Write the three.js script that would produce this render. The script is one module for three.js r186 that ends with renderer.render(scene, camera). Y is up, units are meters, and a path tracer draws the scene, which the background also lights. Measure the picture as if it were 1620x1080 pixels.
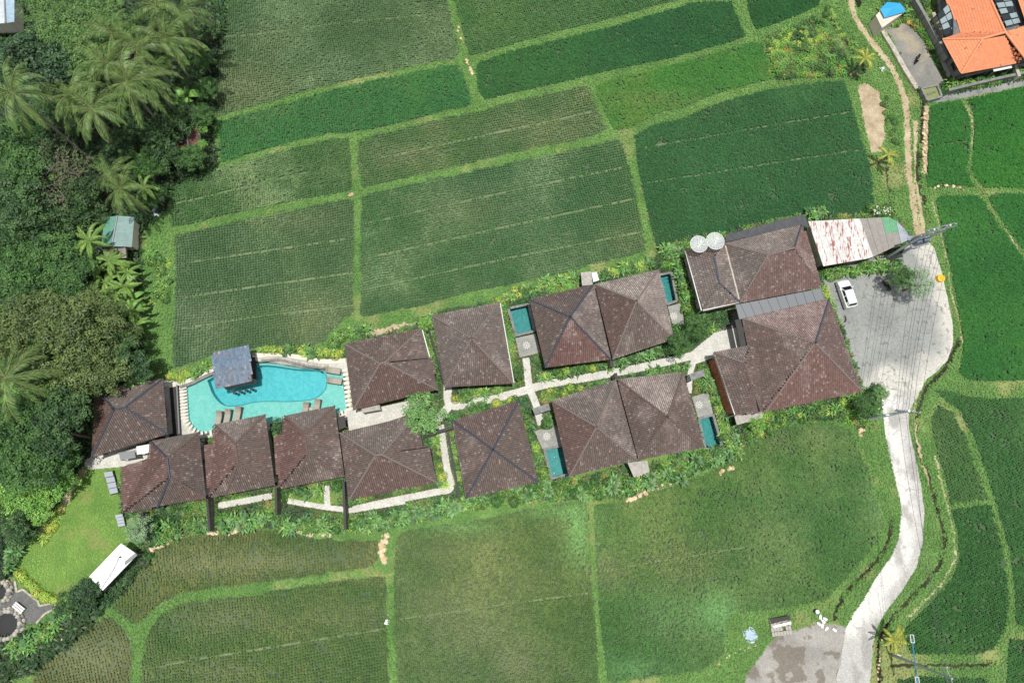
import * as THREE from 'three';
import { RoundedBoxGeometry } from 'three/addons/geometries/RoundedBoxGeometry.js';
import { mergeGeometries } from 'three/addons/utils/BufferGeometryUtils.js';

// ---------------------------------------------------------------- camera, sky, sun, exposure
const PW = 1620, PH = 1080, FOCAL = 1079, HGT = 92;               // a drone 92 m above the fields, looking down and a little ahead
const scene = new THREE.Scene();
const camera = new THREE.PerspectiveCamera(2 * Math.atan(PH / 2 / FOCAL) * 180 / Math.PI, PW / PH, 1, 6000);
camera.position.set(0, HGT, 0);
camera.up.set(0, 0, -1);
camera.lookAt(0.037 * HGT, 0, -0.2224 * HGT);
camera.updateMatrixWorld();
const SUN = new THREE.Vector3(0.05, 1, 0.02).normalize();
{ // a bright tropical sky with scattered white cloud
  const w = 512, h = 256, d = new Float32Array(w * h * 4); let sd = 11; const r = () => (sd = (sd * 16807) % 2147483647) / 2147483647; const P = Array.from({ length: 70 }, () => [r() * w, h * (0.5 + 0.42 * r()), 8 + 26 * r(), 4 + 9 * r()]);
  for (let j = 0; j < h; j++) for (let i = 0; i < w; i++) {
    const el = Math.max(0, (j + 0.5) / h * 2 - 1), k = Math.pow(1 - el, 3); let c = 0; for (const p of P) { let dx = Math.abs(i - p[0]); dx = Math.min(dx, w - dx) / p[2]; const dy = (j - p[1]) / p[3], q = dx * dx + dy * dy; if (q < 6) c += Math.exp(-q); } c = Math.min(0.85, c);
    const o = (j * w + i) * 4, sky = [0.42 + 0.4 * k, 0.55 + 0.32 * k, 0.74 + 0.16 * k], m = j < h / 2 ? 0.35 : 1; for (let n = 0; n < 3; n++) d[o + n] = (sky[n] + (1.15 - sky[n]) * c) * m; d[o + 3] = 1;
  }
  const t = new THREE.DataTexture(d, w, h, THREE.RGBAFormat, THREE.FloatType); t.mapping = THREE.EquirectangularReflectionMapping; t.magFilter = t.minFilter = THREE.LinearFilter; t.needsUpdate = true;
  scene.background = t; scene.environment = t; scene.backgroundIntensity = 0.5;
}
scene.environmentIntensity = 0.5;
const sun = new THREE.DirectionalLight(new THREE.Color().setRGB(1, 0.965, 0.9), 3.6);
sun.name = 'sun'; sun.position.copy(SUN).multiplyScalar(200); sun.castShadow = true;
sun.shadow.mapSize.set(4096, 4096);
Object.assign(sun.shadow.camera, { left: -100, right: 100, top: 100, bottom: -100, near: 1, far: 400 });
scene.add(sun); scene.add(sun.target);
const renderer = new THREE.WebGLRenderer({ antialias: true });
renderer.toneMapping = THREE.LinearToneMapping;
renderer.toneMappingExposure = 1.07;
renderer.shadowMap.enabled = true;

// ---------------------------------------------------------------- helpers
function mulberry(a) { return () => { a |= 0; a = a + 0x6D2B79F5 | 0; let t = Math.imul(a ^ a >>> 15, 1 | a); t = t + Math.imul(t ^ t >>> 7, 61 | t) ^ t; return ((t ^ t >>> 14) >>> 0) / 4294967296; }; }
const R = mulberry(7);
const rr = (a, b, g = R) => a + (b - a) * g();
const pick = (a, g = R) => a[Math.floor(g() * a.length)];
const clamp = (x, a = 0, b = 1) => x < a ? a : x > b ? b : x;
const smooth = (a, b, x) => { const t = clamp((x - a) / (b - a)); return t * t * (3 - 2 * t); };
const V = (x, y, z) => new THREE.Vector3(x, y, z);
const HT = new Float32Array(65536); { const g = mulberry(99); for (let i = 0; i < 65536; i++) HT[i] = g(); }
function vn(x, y) {
  const xi = Math.floor(x), yi = Math.floor(y); let fx = x - xi, fy = y - yi; fx = fx * fx * (3 - 2 * fx); fy = fy * fy * (3 - 2 * fy);
  const h = (a, b) => HT[((a * 73 + b * 18973) ^ (b << 3)) & 65535];
  const a = h(xi, yi), b = h(xi + 1, yi), c = h(xi, yi + 1), d = h(xi + 1, yi + 1);
  return a + (b - a) * fx + (c - a) * fy + (a - b - c + d) * fx * fy;
}
const fbm = (x, y, o = 3) => { let s = 0, a = 0.5, n = 0; for (let i = 0; i < o; i++) { s += a * vn(x, y); n += a; x = x * 2.03 + 17.1; y = y * 2.03 + 5.7; a *= 0.5; } return s / n; };
const s2l = v => { v /= 255; return v <= 0.04045 ? v / 12.92 : Math.pow((v + 0.055) / 1.055, 2.4); };
const S = (r, g, b) => [s2l(r), s2l(g), s2l(b)];                     // a colour given as 0..255 sRGB, returned linear
const C = a => new THREE.Color().setRGB(a[0], a[1], a[2]);
const mix3 = (a, b, t) => [a[0] + (b[0] - a[0]) * t, a[1] + (b[1] - a[1]) * t, a[2] + (b[2] - a[2]) * t];
const FW = V(0, 0, 0), RT = V(0, 0, 0), UPV = V(0, 0, 0);
camera.getWorldDirection(FW); RT.crossVectors(FW, camera.up).normalize(); UPV.crossVectors(RT, FW);
// a survey point: where the sight line through a point of the photograph meets the level h
function at(px, py, h = 0) {
  const d = FW.clone().addScaledVector(RT, (px - PW / 2) / FOCAL).addScaledVector(UPV, (PH / 2 - py) / FOCAL);
  const t = (HGT - h) / -d.y;
  return V(d.x * t, h, d.z * t);
}
const xz = (pts, h = 0) => pts.map(p => { const v = at(p[0], p[1], h); return [v.x, v.z]; });
function inPoly(x, y, P) { let c = false; for (let i = 0, j = P.length - 1; i < P.length; j = i++) { const a = P[i], b = P[j]; if ((a[1] > y) !== (b[1] > y) && x < (b[0] - a[0]) * (y - a[1]) / (b[1] - a[1]) + a[0]) c = !c; } return c; }
function segDist(x, y, a, b) { const dx = b[0] - a[0], dy = b[1] - a[1]; const t = clamp(((x - a[0]) * dx + (y - a[1]) * dy) / (dx * dx + dy * dy || 1)); return Math.hypot(x - a[0] - dx * t, y - a[1] - dy * t); }
function ribbon(pts, w) {                                          // a polyline in the plan -> the outline of a strip w wide
  const L = [], Rr = [];
  for (let i = 0; i < pts.length; i++) {
    const a = pts[Math.max(0, i - 1)], b = pts[Math.min(pts.length - 1, i + 1)]; const l = Math.hypot(b[0] - a[0], b[1] - a[1]) || 1;
    const nx = -(b[1] - a[1]) / l * w / 2, ny = (b[0] - a[0]) / l * w / 2;
    L.push([pts[i][0] + nx, pts[i][1] + ny]); Rr.push([pts[i][0] - nx, pts[i][1] - ny]);
  }
  return L.concat(Rr.reverse());
}
const curve = (pts, n) => new THREE.CatmullRomCurve3(pts.map(p => V(p[0], 0, p[1]))).getPoints(n).map(v => [v.x, v.z]);
const used = {};
function numbered(n) { if (!(n in used)) { used[n] = 0; return n; } used[n]++; return n + '_' + String(used[n]).padStart(3, '0'); }
function tag(o, label, category, group, kind) { o.userData = { ...o.userData }; if (label) o.userData.label = label; if (category) o.userData.category = category; if (group) o.userData.group = group; if (kind) o.userData.kind = kind; return o; }
function thing(name, pos, label, category, group) { const g = new THREE.Group(); g.name = numbered(name); g.position.copy(pos); scene.add(g); return tag(g, label, category, group); }
function mesh(name, geo, mat, parent, kind) {
  const m = new THREE.Mesh(Array.isArray(geo) ? merge(geo) : geo, mat); m.castShadow = m.receiveShadow = true;
  m.name = parent ? name : numbered(name); (parent || scene).add(m); if (kind) m.userData.kind = kind; return m;
}
function structure(name, geo, mat) { return mesh(name, geo, mat, null, 'structure'); }
function merge(list) {
  const flat = list.map(g => { let q = g.index ? g.toNonIndexed() : g; for (const k of Object.keys(q.attributes)) if (!['position', 'normal', 'uv', 'color'].includes(k)) q.deleteAttribute(k); return q; });
  const anyC = flat.some(g => g.attributes.color);
  for (const g of flat) {
    const n = g.attributes.position.count;
    if (!g.attributes.normal) g.computeVertexNormals();
    if (!g.attributes.uv) g.setAttribute('uv', new THREE.BufferAttribute(new Float32Array(n * 2), 2));
    if (anyC && !g.attributes.color) g.setAttribute('color', new THREE.BufferAttribute(new Float32Array(n * 3).fill(1), 3));
  }
  return mergeGeometries(flat);
}
const box = (w, h, d, x = 0, y = 0, z = 0, ry = 0) => new THREE.BoxGeometry(w, h, d).rotateY(ry).translate(x, y, z);
const rbox = (w, h, d, x = 0, y = 0, z = 0, r = 0.03, ry = 0) => new RoundedBoxGeometry(w, h, d, 2, r).rotateY(ry).translate(x, y, z);
const cyl = (r0, r1, h, x = 0, y = 0, z = 0, n = 12) => new THREE.CylinderGeometry(r1, r0, h, n).translate(x, y + h / 2, z);
function bar(a, b, r, n = 6, r2 = r) {
  const d = b.clone().sub(a), l = d.length(); const g = new THREE.CylinderGeometry(r2, r, l, n);
  g.applyQuaternion(new THREE.Quaternion().setFromUnitVectors(V(0, 1, 0), d.normalize())); const m = a.clone().add(b).multiplyScalar(0.5); return g.translate(m.x, m.y, m.z);
}
const tube = (pts, r, n = 16, k = 6) => new THREE.TubeGeometry(new THREE.CatmullRomCurve3(pts), n, r, k, false);
const shapeOf = P => new THREE.Shape(P.map(p => new THREE.Vector2(p[0], -p[1])));
function slab(P, top, thick, bevel = 0) {                          // a flat piece with the plan outline P, its top at height top
  const g = new THREE.ExtrudeGeometry(shapeOf(P), { depth: thick - (bevel ? bevel : 0), bevelEnabled: bevel > 0, bevelSize: bevel, bevelOffset: -bevel, bevelThickness: bevel, bevelSegments: 1, curveSegments: 1 });
  return g.rotateX(-Math.PI / 2).translate(0, top - thick, 0);
}
function rawGeo(pos, uv, col, idx) {
  const g = new THREE.BufferGeometry(); g.setAttribute('position', new THREE.Float32BufferAttribute(pos, 3));
  if (uv) g.setAttribute('uv', new THREE.Float32BufferAttribute(uv, 2)); if (col) g.setAttribute('color', new THREE.Float32BufferAttribute(col, 3));
  if (idx) g.setIndex(idx); g.computeVertexNormals(); return g;
}
const rel = (g, o) => g.translate(-o.x, -o.y, -o.z);
function dataTex(w, h, fn, srgb = true, rep = 1) {
  const d = new Uint8Array(w * h * 4);
  for (let j = 0; j < h; j++) for (let i = 0; i < w; i++) { const c = fn(i, j), k = (j * w + i) * 4; d[k] = clamp(c[0], 0, 255); d[k + 1] = clamp(c[1], 0, 255); d[k + 2] = clamp(c[2], 0, 255); d[k + 3] = 255; }
  const t = new THREE.DataTexture(d, w, h); t.wrapS = t.wrapT = THREE.RepeatWrapping; t.magFilter = THREE.LinearFilter; t.minFilter = THREE.LinearMipmapLinearFilter; t.generateMipmaps = true;
  if (srgb) t.colorSpace = THREE.SRGBColorSpace; t.repeat.set(rep, rep); t.needsUpdate = true; return t;
}
const lumpy = dataTex(256, 256, (i, j) => { const v = 255 * (0.5 * fbm(i / 12, j / 12, 4) + 0.5 * R()); return [v, v, v]; }, false);
const std = (c, rough = 0.8, o = {}) => new THREE.MeshStandardMaterial({ color: C(c), roughness: rough, ...o });
function mottled(c1, c2, rough, per = 0.25, bump = 0.01, streak = 1) {   // uneven colour, uv in metres
  const t = dataTex(256, 256, (i, j) => { const p = k => i * k / 256, a = fbm(p(9) + 3, j * 9 * streak / 256, 4), b = R(); const m = clamp(a * 1.5 - 0.25 + (b - 0.5) * 0.35); return mix3(c1, c2, m); });
  t.repeat.set(per, per); const b = lumpy.clone(); b.repeat.set(per * 2, per * 2); b.needsUpdate = true;
  return new THREE.MeshStandardMaterial({ map: t, roughness: rough, bumpMap: b, bumpScale: bump });
}
function uvPlan(g, k = 1) { const p = g.attributes.position, u = new Float32Array(p.count * 2); for (let i = 0; i < p.count; i++) { u[2 * i] = p.getX(i) * k; u[2 * i + 1] = p.getZ(i) * k; } g.setAttribute('uv', new THREE.BufferAttribute(u, 2)); return g; }
function instanced(name, geo, mat, list, parent, label, category) {  // list of [matrix, colour]
  const m = new THREE.InstancedMesh(geo, mat, list.length); m.castShadow = m.receiveShadow = true;
  list.forEach(([mx, c], i) => { m.setMatrixAt(i, mx); m.setColorAt(i, C(c)); });
  m.name = parent ? name : numbered(name); (parent || scene).add(m); tag(m, label, category, null, 'stuff'); return m;
}
const mat4 = (p, ry, s, sy = s, rx = 0, rz = 0) => new THREE.Matrix4().compose(p, new THREE.Quaternion().setFromEuler(new THREE.Euler(rx, ry, rz, 'YXZ')), V(s, sy, s));

// ---------------------------------------------------------------- the plan: what covers the ground where
const X0 = -90, X1 = 90, Z0 = -86, Z1 = 32, TW = 2048, TH = 1342;
const GR = 0, PADDY = 1, LAWN = 2, JUNG = 3, DIRT = 4, BED = 5, DITCH = 6, LOT = 7, ROAD = 8, GRAVEL = 9, PATH = 10, PIT = 11, DRY = 12, COBBLE = 13, ALLEY = 14, WEEDS = 15, DECK = 16;
const cls = new Uint8Array(TW * TH), fid = new Uint8Array(TW * TH);
const gi = x => Math.round((x - X0) / (X1 - X0) * TW - 0.5), gj = z => Math.round((z - Z0) / (Z1 - Z0) * TH - 0.5);
const clsAt = (x, z) => { const i = gi(x), j = gj(z); return i < 0 || j < 0 || i >= TW || j >= TH ? GR : cls[j * TW + i]; };
const fidAt = (x, z) => { const i = gi(x), j = gj(z); return i < 0 || j < 0 || i >= TW || j >= TH ? 0 : fid[j * TW + i]; };
function fill(P, c, f = 0) {
  const Q = P.map(p => [(p[0] - X0) / (X1 - X0) * TW - 0.5, (p[1] - Z0) / (Z1 - Z0) * TH - 0.5]);
  let y0 = TH, y1 = 0; for (const q of Q) { y0 = Math.min(y0, q[1]); y1 = Math.max(y1, q[1]); }
  for (let j = Math.max(0, Math.ceil(y0)); j <= Math.min(TH - 1, y1); j++) {
    const xs = []; for (let i = 0, k = Q.length - 1; i < Q.length; k = i++) { const a = Q[i], b = Q[k]; if ((a[1] > j) !== (b[1] > j)) xs.push((b[0] - a[0]) * (j - a[1]) / (b[1] - a[1]) + a[0]); }
    xs.sort((a, b) => a - b);
    for (let k = 0; k + 1 < xs.length; k += 2) for (let i = Math.max(0, Math.ceil(xs[k])); i <= Math.min(TW - 1, xs[k + 1]); i++) { cls[j * TW + i] = c; fid[j * TW + i] = f; }
  }
}
const area = (pts, c, f) => fill(xz(pts), c, f);
const strip = (pts, w, c, f) => fill(ribbon(curve(xz(pts), pts.length * 6), w), c, f);

// jungle, then the rice fields: [outline, row spacing, plant size, colour, colour of thin patches, row angle (degrees)]
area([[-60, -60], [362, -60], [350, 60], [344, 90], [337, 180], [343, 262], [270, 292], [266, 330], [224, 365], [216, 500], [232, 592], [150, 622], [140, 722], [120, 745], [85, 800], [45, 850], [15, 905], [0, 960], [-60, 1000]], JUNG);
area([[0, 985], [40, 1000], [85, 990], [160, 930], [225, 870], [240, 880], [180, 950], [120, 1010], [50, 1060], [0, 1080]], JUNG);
const MG = S(56, 118, 66), YG = S(84, 134, 70), PALE = S(138, 160, 122);
const FIELDS = [
  ['corner field at the top left beside the palm trees', [[362, -40], [700, -40], [706, 0], [716, 40], [726, 80], [722, 93], [705, 94], [642, 107], [580, 119], [505, 138], [405, 167], [342, 184], [338, 160], [345, 75], [358, 20]], 0.34, 0.95, S(80, 114, 72), PALE, -10],
  ['long field under the top left field', [[345, 192], [405, 175], [505, 147], [580, 129], [642, 117], [703, 103], [724, 103], [733, 122], [741, 145], [746, 166], [700, 176], [655, 188], [600, 202], [545, 210], [520, 211], [470, 222], [405, 240], [350, 257], [347, 230]], 0.33, 1.1, MG, YG, -12],
  ['narrow field right of the rusty hut', [[552, 218], [520, 220], [470, 232], [405, 250], [340, 268], [295, 282], [272, 293], [270, 330], [270, 358], [300, 355], [345, 342], [405, 330], [480, 314], [540, 305], [557, 300], [555, 260]], 0.33, 1.0, S(70, 114, 68), PALE, -14],
  ['sparse field above the swimming pool', [[277, 372], [340, 358], [405, 343], [480, 328], [545, 315], [559, 316], [560, 380], [559, 440], [558, 495], [540, 508], [522, 525], [512, 542], [490, 549], [440, 547], [400, 550], [345, 555], [310, 572], [275, 582], [273, 540], [276, 460]], 0.36, 0.9, S(72, 112, 70), PALE, -9],
  ['field of thin rows in the middle of the terraces', [[566, 222], [600, 212], [655, 198], [755, 176], [810, 160], [870, 146], [930, 134], [940, 160], [950, 185], [960, 204], [935, 215], [900, 225], [860, 231], [810, 241], [735, 260], [660, 277], [573, 297], [566, 260]], 0.36, 0.94, S(78, 120, 68), S(146, 150, 110), -12],
  ['largest field above the villas', [[573, 309], [660, 289], [735, 272], [810, 256], [900, 239], [960, 223], [980, 217], [990, 245], [1000, 280], [1010, 330], [1018, 375], [1024, 396], [1000, 404], [950, 414], [890, 432], [810, 450], [740, 463], [650, 487], [570, 502], [570, 440], [570, 360]], 0.36, 0.95, S(66, 116, 70), PALE, -12],
  ['dense dark field behind the two satellite dishes', [[1004, 214], [1035, 196], [1080, 187], [1122, 168], [1160, 155], [1215, 142], [1290, 129], [1336, 128], [1348, 165], [1360, 210], [1375, 255], [1382, 295], [1384, 335], [1330, 343], [1285, 345], [1270, 338], [1225, 345], [1180, 358], [1140, 370], [1080, 385], [1042, 397], [1030, 360], [1017, 300], [1008, 255]], 0.32, 1.08, S(54, 108, 66), S(70, 120, 74), -10],
  ['field cut by the top edge of the picture', [[714, -40], [1200, -40], [1075, 0], [1040, 8], [972, 28], [872, 52], [810, 70], [760, 84], [742, 88], [733, 55], [718, 0]], 0.34, 0.98, S(58, 112, 62), S(96, 130, 80), -12],
  ['dark band field second from the top', [[753, 105], [760, 98], [810, 80], [872, 65], [972, 41], [1042, 20], [1100, 3], [1158, 2], [1168, 30], [1181, 57], [1147, 69], [1060, 92], [960, 112], [910, 125], [810, 147], [766, 158], [756, 140]], 0.32, 1.12, S(48, 104, 60), S(60, 116, 66), -13],
  ['small field in the top right terrace corner', [[1174, -40], [1310, -40], [1298, 0], [1296, 8], [1257, 26], [1215, 42], [1196, 46], [1185, 22]], 0.32, 1.15, S(44, 100, 54), S(50, 110, 58), -15],
  ['bright yellow-green field beside the weedy plot', [[942, 136], [960, 128], [1060, 103], [1147, 80], [1190, 66], [1206, 70], [1215, 95], [1223, 124], [1160, 140], [1122, 152], [1077, 171], [1045, 177], [1020, 190], [995, 203], [972, 205], [960, 185]], 0.30, 1.12, S(76, 134, 64), S(112, 136, 70), -14],
  ['small field below the stone planter', [[1473, 166], [1520, 158], [1530, 175], [1536, 200], [1534, 235], [1530, 268], [1537, 287], [1545, 296], [1515, 293], [1468, 296], [1465, 275], [1469, 220]], 0.29, 1.15, S(58, 122, 58), S(80, 134, 64), -8],
  ['field below the orange roofed house', [[1530, 157], [1620, 137], [1680, 125], [1680, 300], [1620, 298], [1590, 296], [1560, 297], [1545, 285], [1537, 268], [1540, 235], [1543, 200], [1540, 178]], 0.29, 1.15, S(54, 124, 56), S(76, 136, 60), -8],
  ['tall field right of the concrete forecourt', [[1481, 315], [1492, 310], [1545, 309], [1556, 318], [1577, 352], [1602, 383], [1620, 410], [1680, 480], [1680, 600], [1620, 600], [1565, 603], [1530, 600], [1516, 589], [1521, 575], [1526, 540], [1518, 495], [1504, 420], [1492, 365]], 0.29, 1.15, S(48, 114, 58), S(72, 132, 60), -4],
  ['wedge field at the right edge', [[1563, 312], [1590, 305], [1620, 306], [1680, 310], [1680, 460], [1620, 395], [1603, 372], [1580, 340]], 0.29, 1.1, S(54, 120, 58), S(80, 134, 66), -4],
  ['long field at the lower right edge', [[1478, 617], [1500, 618], [1530, 627], [1565, 630], [1620, 630], [1680, 628], [1680, 1000], [1620, 990], [1607, 985], [1606, 945], [1601, 897], [1592, 847], [1580, 810], [1571, 777], [1556, 735], [1541, 690], [1517, 647], [1492, 630]], 0.33, 1.02, S(54, 110, 58), S(84, 126, 72), -24],
  ['small curved field beside the white road', [[1474, 660], [1486, 640], [1506, 652], [1529, 692], [1544, 737], [1558, 778], [1564, 789], [1535, 793], [1503, 798], [1499, 770], [1487, 728], [1477, 692]], 0.34, 0.98, S(66, 114, 60), S(100, 130, 80), -20],
  ['dark field above the teal power pole', [[1506, 806], [1567, 798], [1572, 812], [1582, 850], [1592, 897], [1597, 947], [1594, 985], [1588, 1005], [1572, 1026], [1545, 1035], [1500, 1034], [1442, 1035], [1428, 1000], [1440, 985], [1465, 962], [1490, 935], [1512, 905], [1518, 880], [1515, 840]], 0.33, 1.05, S(48, 104, 54), S(76, 122, 68), -26],
  ['corner field at the bottom right', [[1597, 1010], [1620, 1012], [1680, 1015], [1680, 1120], [1590, 1120]], 0.33, 1.0, S(56, 112, 58), S(84, 126, 70), -20],
  ['sliver of field at the bottom edge', [[1420, 1075], [1460, 1069], [1560, 1073], [1580, 1120], [1416, 1120]], 0.33, 1.0, S(52, 104, 54), S(84, 126, 70), -20],
  ['wide curved field below the twin villas', [[940, 800], [1000, 790], [1060, 772], [1120, 748], [1160, 722], [1205, 690], [1240, 673], [1280, 668], [1320, 670], [1345, 682], [1368, 735], [1385, 785], [1398, 815], [1390, 847], [1365, 885], [1335, 917], [1308, 948], [1260, 958], [1215, 964], [1160, 968], [1147, 985], [1146, 1035], [1110, 1060], [1035, 1070], [962, 1078], [955, 1030], [948, 960], [943, 880]], 0.31, 1.14, S(84, 126, 70), S(132, 150, 98), -8],
  ['field of brown and green patches at the bottom centre', [[628, 850], [640, 840], [680, 834], [730, 828], [780, 818], [840, 805], [900, 796], [928, 797], [930, 850], [936, 930], [943, 1000], [950, 1120], [634, 1120], [624, 1000], [622, 930], [624, 880]], 0.31, 1.1, S(92, 122, 70), S(138, 146, 100), -8],
  ['striped field left of the bottom centre', [[218, 1120], [222, 1080], [224, 1045], [232, 1005], [250, 975], [280, 957], [340, 947], [405, 941], [450, 932], [520, 922], [600, 911], [610, 915], [612, 1000], [615, 1120]], 0.34, 1.02, S(82, 116, 62), S(134, 138, 92), -9],
  ['curved brownish field below the left villas', [[250, 865], [290, 850], [340, 845], [405, 838], [450, 840], [480, 850], [540, 855], [598, 855], [598, 880], [590, 895], [540, 903], [470, 914], [405, 922], [340, 930], [285, 938], [255, 952], [230, 975], [215, 985], [195, 975], [180, 960], [190, 945], [215, 905]], 0.34, 1.0, S(80, 110, 58), S(140, 136, 94), -9],
  ['dry brown field in the bottom left corner', [[30, 1120], [60, 1060], [110, 1020], [150, 985], [175, 975], [200, 1000], [207, 1020], [208, 1050], [200, 1120]], 0.34, 0.92, S(96, 108, 62), S(146, 136, 98), -20],
];
FIELDS.forEach((f, i) => area(f[1], PADDY, i + 1));
// walking alleys through the rice, left unplanted
const ALLEYS = [[[345, 57], [405, 52], [530, 35], [708, 18]], [[603, 248], [810, 203], [870, 190], [936, 175]], [[275, 321], [405, 290], [490, 270]], [[285, 416], [405, 398], [545, 377]], [[285, 470], [405, 452], [560, 430]], [[285, 519], [405, 500], [558, 482]],
  [[575, 353], [810, 300], [992, 262]], [[580, 407], [810, 355], [1004, 313]], [[575, 457], [810, 406], [1014, 366]], [[1015, 232], [1110, 217], [1215, 198], [1352, 175]], [[1020, 289], [1215, 258], [1372, 234]], [[632, 980], [690, 972], [810, 955], [936, 938]], [[235, 1058], [300, 1045], [405, 1028], [610, 995]], [[955, 905], [1030, 890], [1100, 879], [1180, 866]], [[1470, 230], [1532, 222]]];
for (const a of ALLEYS) { const P = ribbon(xz(a), 0.24); const before = fid.slice(); fill(P, ALLEY); for (let k = 0; k < cls.length; k++) if (cls[k] === ALLEY && !fid[k]) { if (before[k]) fid[k] = before[k]; else cls[k] = GR; } }
area([[1212, 60], [1290, 28], [1300, 35], [1320, 70], [1340, 95], [1338, 118], [1290, 122], [1228, 125], [1220, 95]], WEEDS);
area([[225, 370], [268, 366], [270, 470], [268, 585], [236, 590], [220, 500]], GR);
// the compound of the villas and its garden
area([[232, 600], [262, 600], [340, 585], [405, 562], [440, 558], [500, 562], [545, 556], [560, 530], [660, 515], [690, 495], [790, 475], [835, 462], [940, 436], [1030, 418], [1052, 392], [1080, 380], [1145, 368], [1278, 340], [1420, 342], [1440, 385], [1420, 440], [1310, 470], [1372, 612], [1394, 610], [1396, 650], [1370, 680], [1330, 664], [1260, 660], [1200, 690], [1165, 712], [1110, 742], [1050, 765], [980, 786], [900, 788], [820, 796], [745, 804], [640, 828], [560, 836], [480, 840], [400, 832], [330, 838], [270, 850], [235, 870], [210, 850], [190, 815], [190, 740], [150, 735], [140, 720], [150, 625]], BED);
area([[128, 742], [150, 735], [190, 733], [196, 812], [226, 832], [214, 862], [190, 876], [140, 930], [112, 944], [80, 952], [50, 935], [18, 905], [50, 852], [92, 808], [112, 770]], LAWN);
strip([[132, 738], [112, 775], [92, 812], [60, 846]], 0.9, DIRT);
area([[440, 785], [512, 772], [528, 768], [540, 795], [505, 800], [470, 796]], LAWN);
area([[348, 792], [398, 780], [400, 790], [352, 804]], LAWN);
area([[572, 528], [610, 516], [662, 508], [664, 514], [585, 534]], DIRT);
area([[905, 748], [990, 728], [1000, 735], [920, 756]], LAWN); area([[1012, 722], [1060, 712], [1062, 726], [1015, 738]], LAWN);
const PLAZA = [[24, 919], [27, 936], [37, 932], [61, 951], [63, 958], [86, 953], [91, 960], [72, 970], [58, 985], [40, 986], [20, 1010], [-30, 1010], [-30, 930]]; area(PLAZA, DECK);
// yard of the house at the top right
area([[1385, 30], [1396, 0], [1440, 0], [1500, -20], [1680, -20], [1680, 126], [1620, 132], [1460, 156], [1448, 140]], BED);
area([[1398, 46], [1432, 33], [1460, 60], [1494, 128], [1488, 140], [1458, 148], [1448, 138]], COBBLE);
area([[1456, -20], [1500, -20], [1485, 5], [1450, 22], [1440, 8]], LAWN);
strip([[1480, 157], [1520, 150], [1620, 130], [1680, 118]], 1.2, LOT);
// lots, roads, paths
area([[1357, 132], [1375, 133], [1390, 145], [1400, 165], [1402, 210], [1395, 240], [1380, 243], [1372, 215], [1365, 180]], DRY);
strip([[1340, -30], [1347, 0], [1356, 32], [1376, 62], [1402, 94], [1424, 132], [1433, 165], [1435, 200], [1436, 240], [1440, 280], [1447, 330], [1454, 372], [1460, 400]], 1.0, DIRT);
strip([[1448, 190], [1449, 240], [1452, 290], [1458, 340], [1464, 380]], 0.7, DIRT);
const LOTP = [[1300, 448], [1320, 415], [1420, 400], [1444, 376], [1466, 380], [1478, 392], [1490, 430], [1499, 470], [1508, 515], [1508, 545], [1499, 570], [1482, 588], [1466, 600], [1456, 620], [1398, 616], [1392, 606], [1364, 618], [1330, 510]];
const ROADP = [[1396, 603], [1456, 610], [1454, 622], [1438, 652], [1438, 677], [1447, 715], [1457, 765], [1463, 810], [1460, 860], [1450, 897], [1427, 935], [1402, 967], [1388, 990], [1381, 1022], [1377, 1080], [1376, 1120], [1318, 1120], [1322, 1080], [1332, 1030], [1338, 995], [1350, 970], [1365, 950], [1385, 915], [1410, 880], [1422, 852], [1426, 810], [1424, 790], [1412, 740], [1401, 690], [1395, 635]];
const GRAVELP = [[1165, 1120], [1180, 1070], [1198, 1045], [1216, 1018], [1232, 1004], [1262, 996], [1300, 984], [1340, 990], [1332, 1030], [1322, 1080], [1318, 1120]];
area(GRAVELP, GRAVEL); area(ROADP, ROAD); area(LOTP, LOT);
for (const [p, w] of [[[[1304, 15], [1318, 35], [1335, 60], [1350, 85]], 0.42], [[[1462, 160], [1459, 200], [1456, 240], [1453, 272], [1460, 307], [1472, 352]], 0.45], [[[1405, 262], [1407, 290], [1413, 330]], 0.4], [[[1520, 535], [1511, 552], [1494, 585], [1467, 612], [1457, 640], [1449, 680], [1456, 720], [1468, 752], [1483, 802], [1494, 847], [1490, 885], [1470, 917], [1440, 947], [1407, 985], [1392, 1015], [1391, 1050], [1392, 1120]], 0.42], [[[1412, 822], [1401, 867], [1371, 905], [1341, 935], [1323, 965], [1320, 980]], 0.38], [[[1410, 1053], [1450, 1052], [1500, 1054], [1575, 1050]], 0.35]]) strip(p, w, DITCH);
strip([[1467, 166], [1466, 200], [1465, 240], [1464, 275]], 0.85, DRY);
for (const e of [[[1502, 430], [1508, 470], [1519, 510], [1524, 545]], [[1452, 622], [1448, 660], [1458, 720], [1472, 770]], [[1480, 720], [1496, 790], [1511, 850], [1506, 900], [1470, 945], [1436, 975]], [[1476, 320], [1490, 372], [1500, 415]], [[1528, 165], [1540, 195], [1538, 235]], [[1590, 360], [1612, 395]]]) strip(e, 0.22, DIRT);
const PATHS = [[[[708, 606], [712, 640], [760, 634], [815, 622], [860, 609], [930, 597], [1000, 584], [1060, 571], [1102, 561]], 1.1], [[[700, 560], [706, 606]], 0.9], [[[832, 566], [838, 614], [848, 640], [856, 672]], 1.0], [[[697, 672], [701, 700], [707, 740], [713, 772], [690, 778], [620, 792], [558, 806]], 0.9], [[[712, 640], [690, 668]], 1.1], [[[516, 768], [518, 800]], 0.8], [[[455, 792], [500, 800], [545, 806]], 0.7], [[[1100, 562], [1092, 592], [1090, 622]], 0.8], [[[345, 800], [400, 790], [430, 784]], 0.8]];
for (const [p, w] of PATHS) strip(p, w, PATH);
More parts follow.
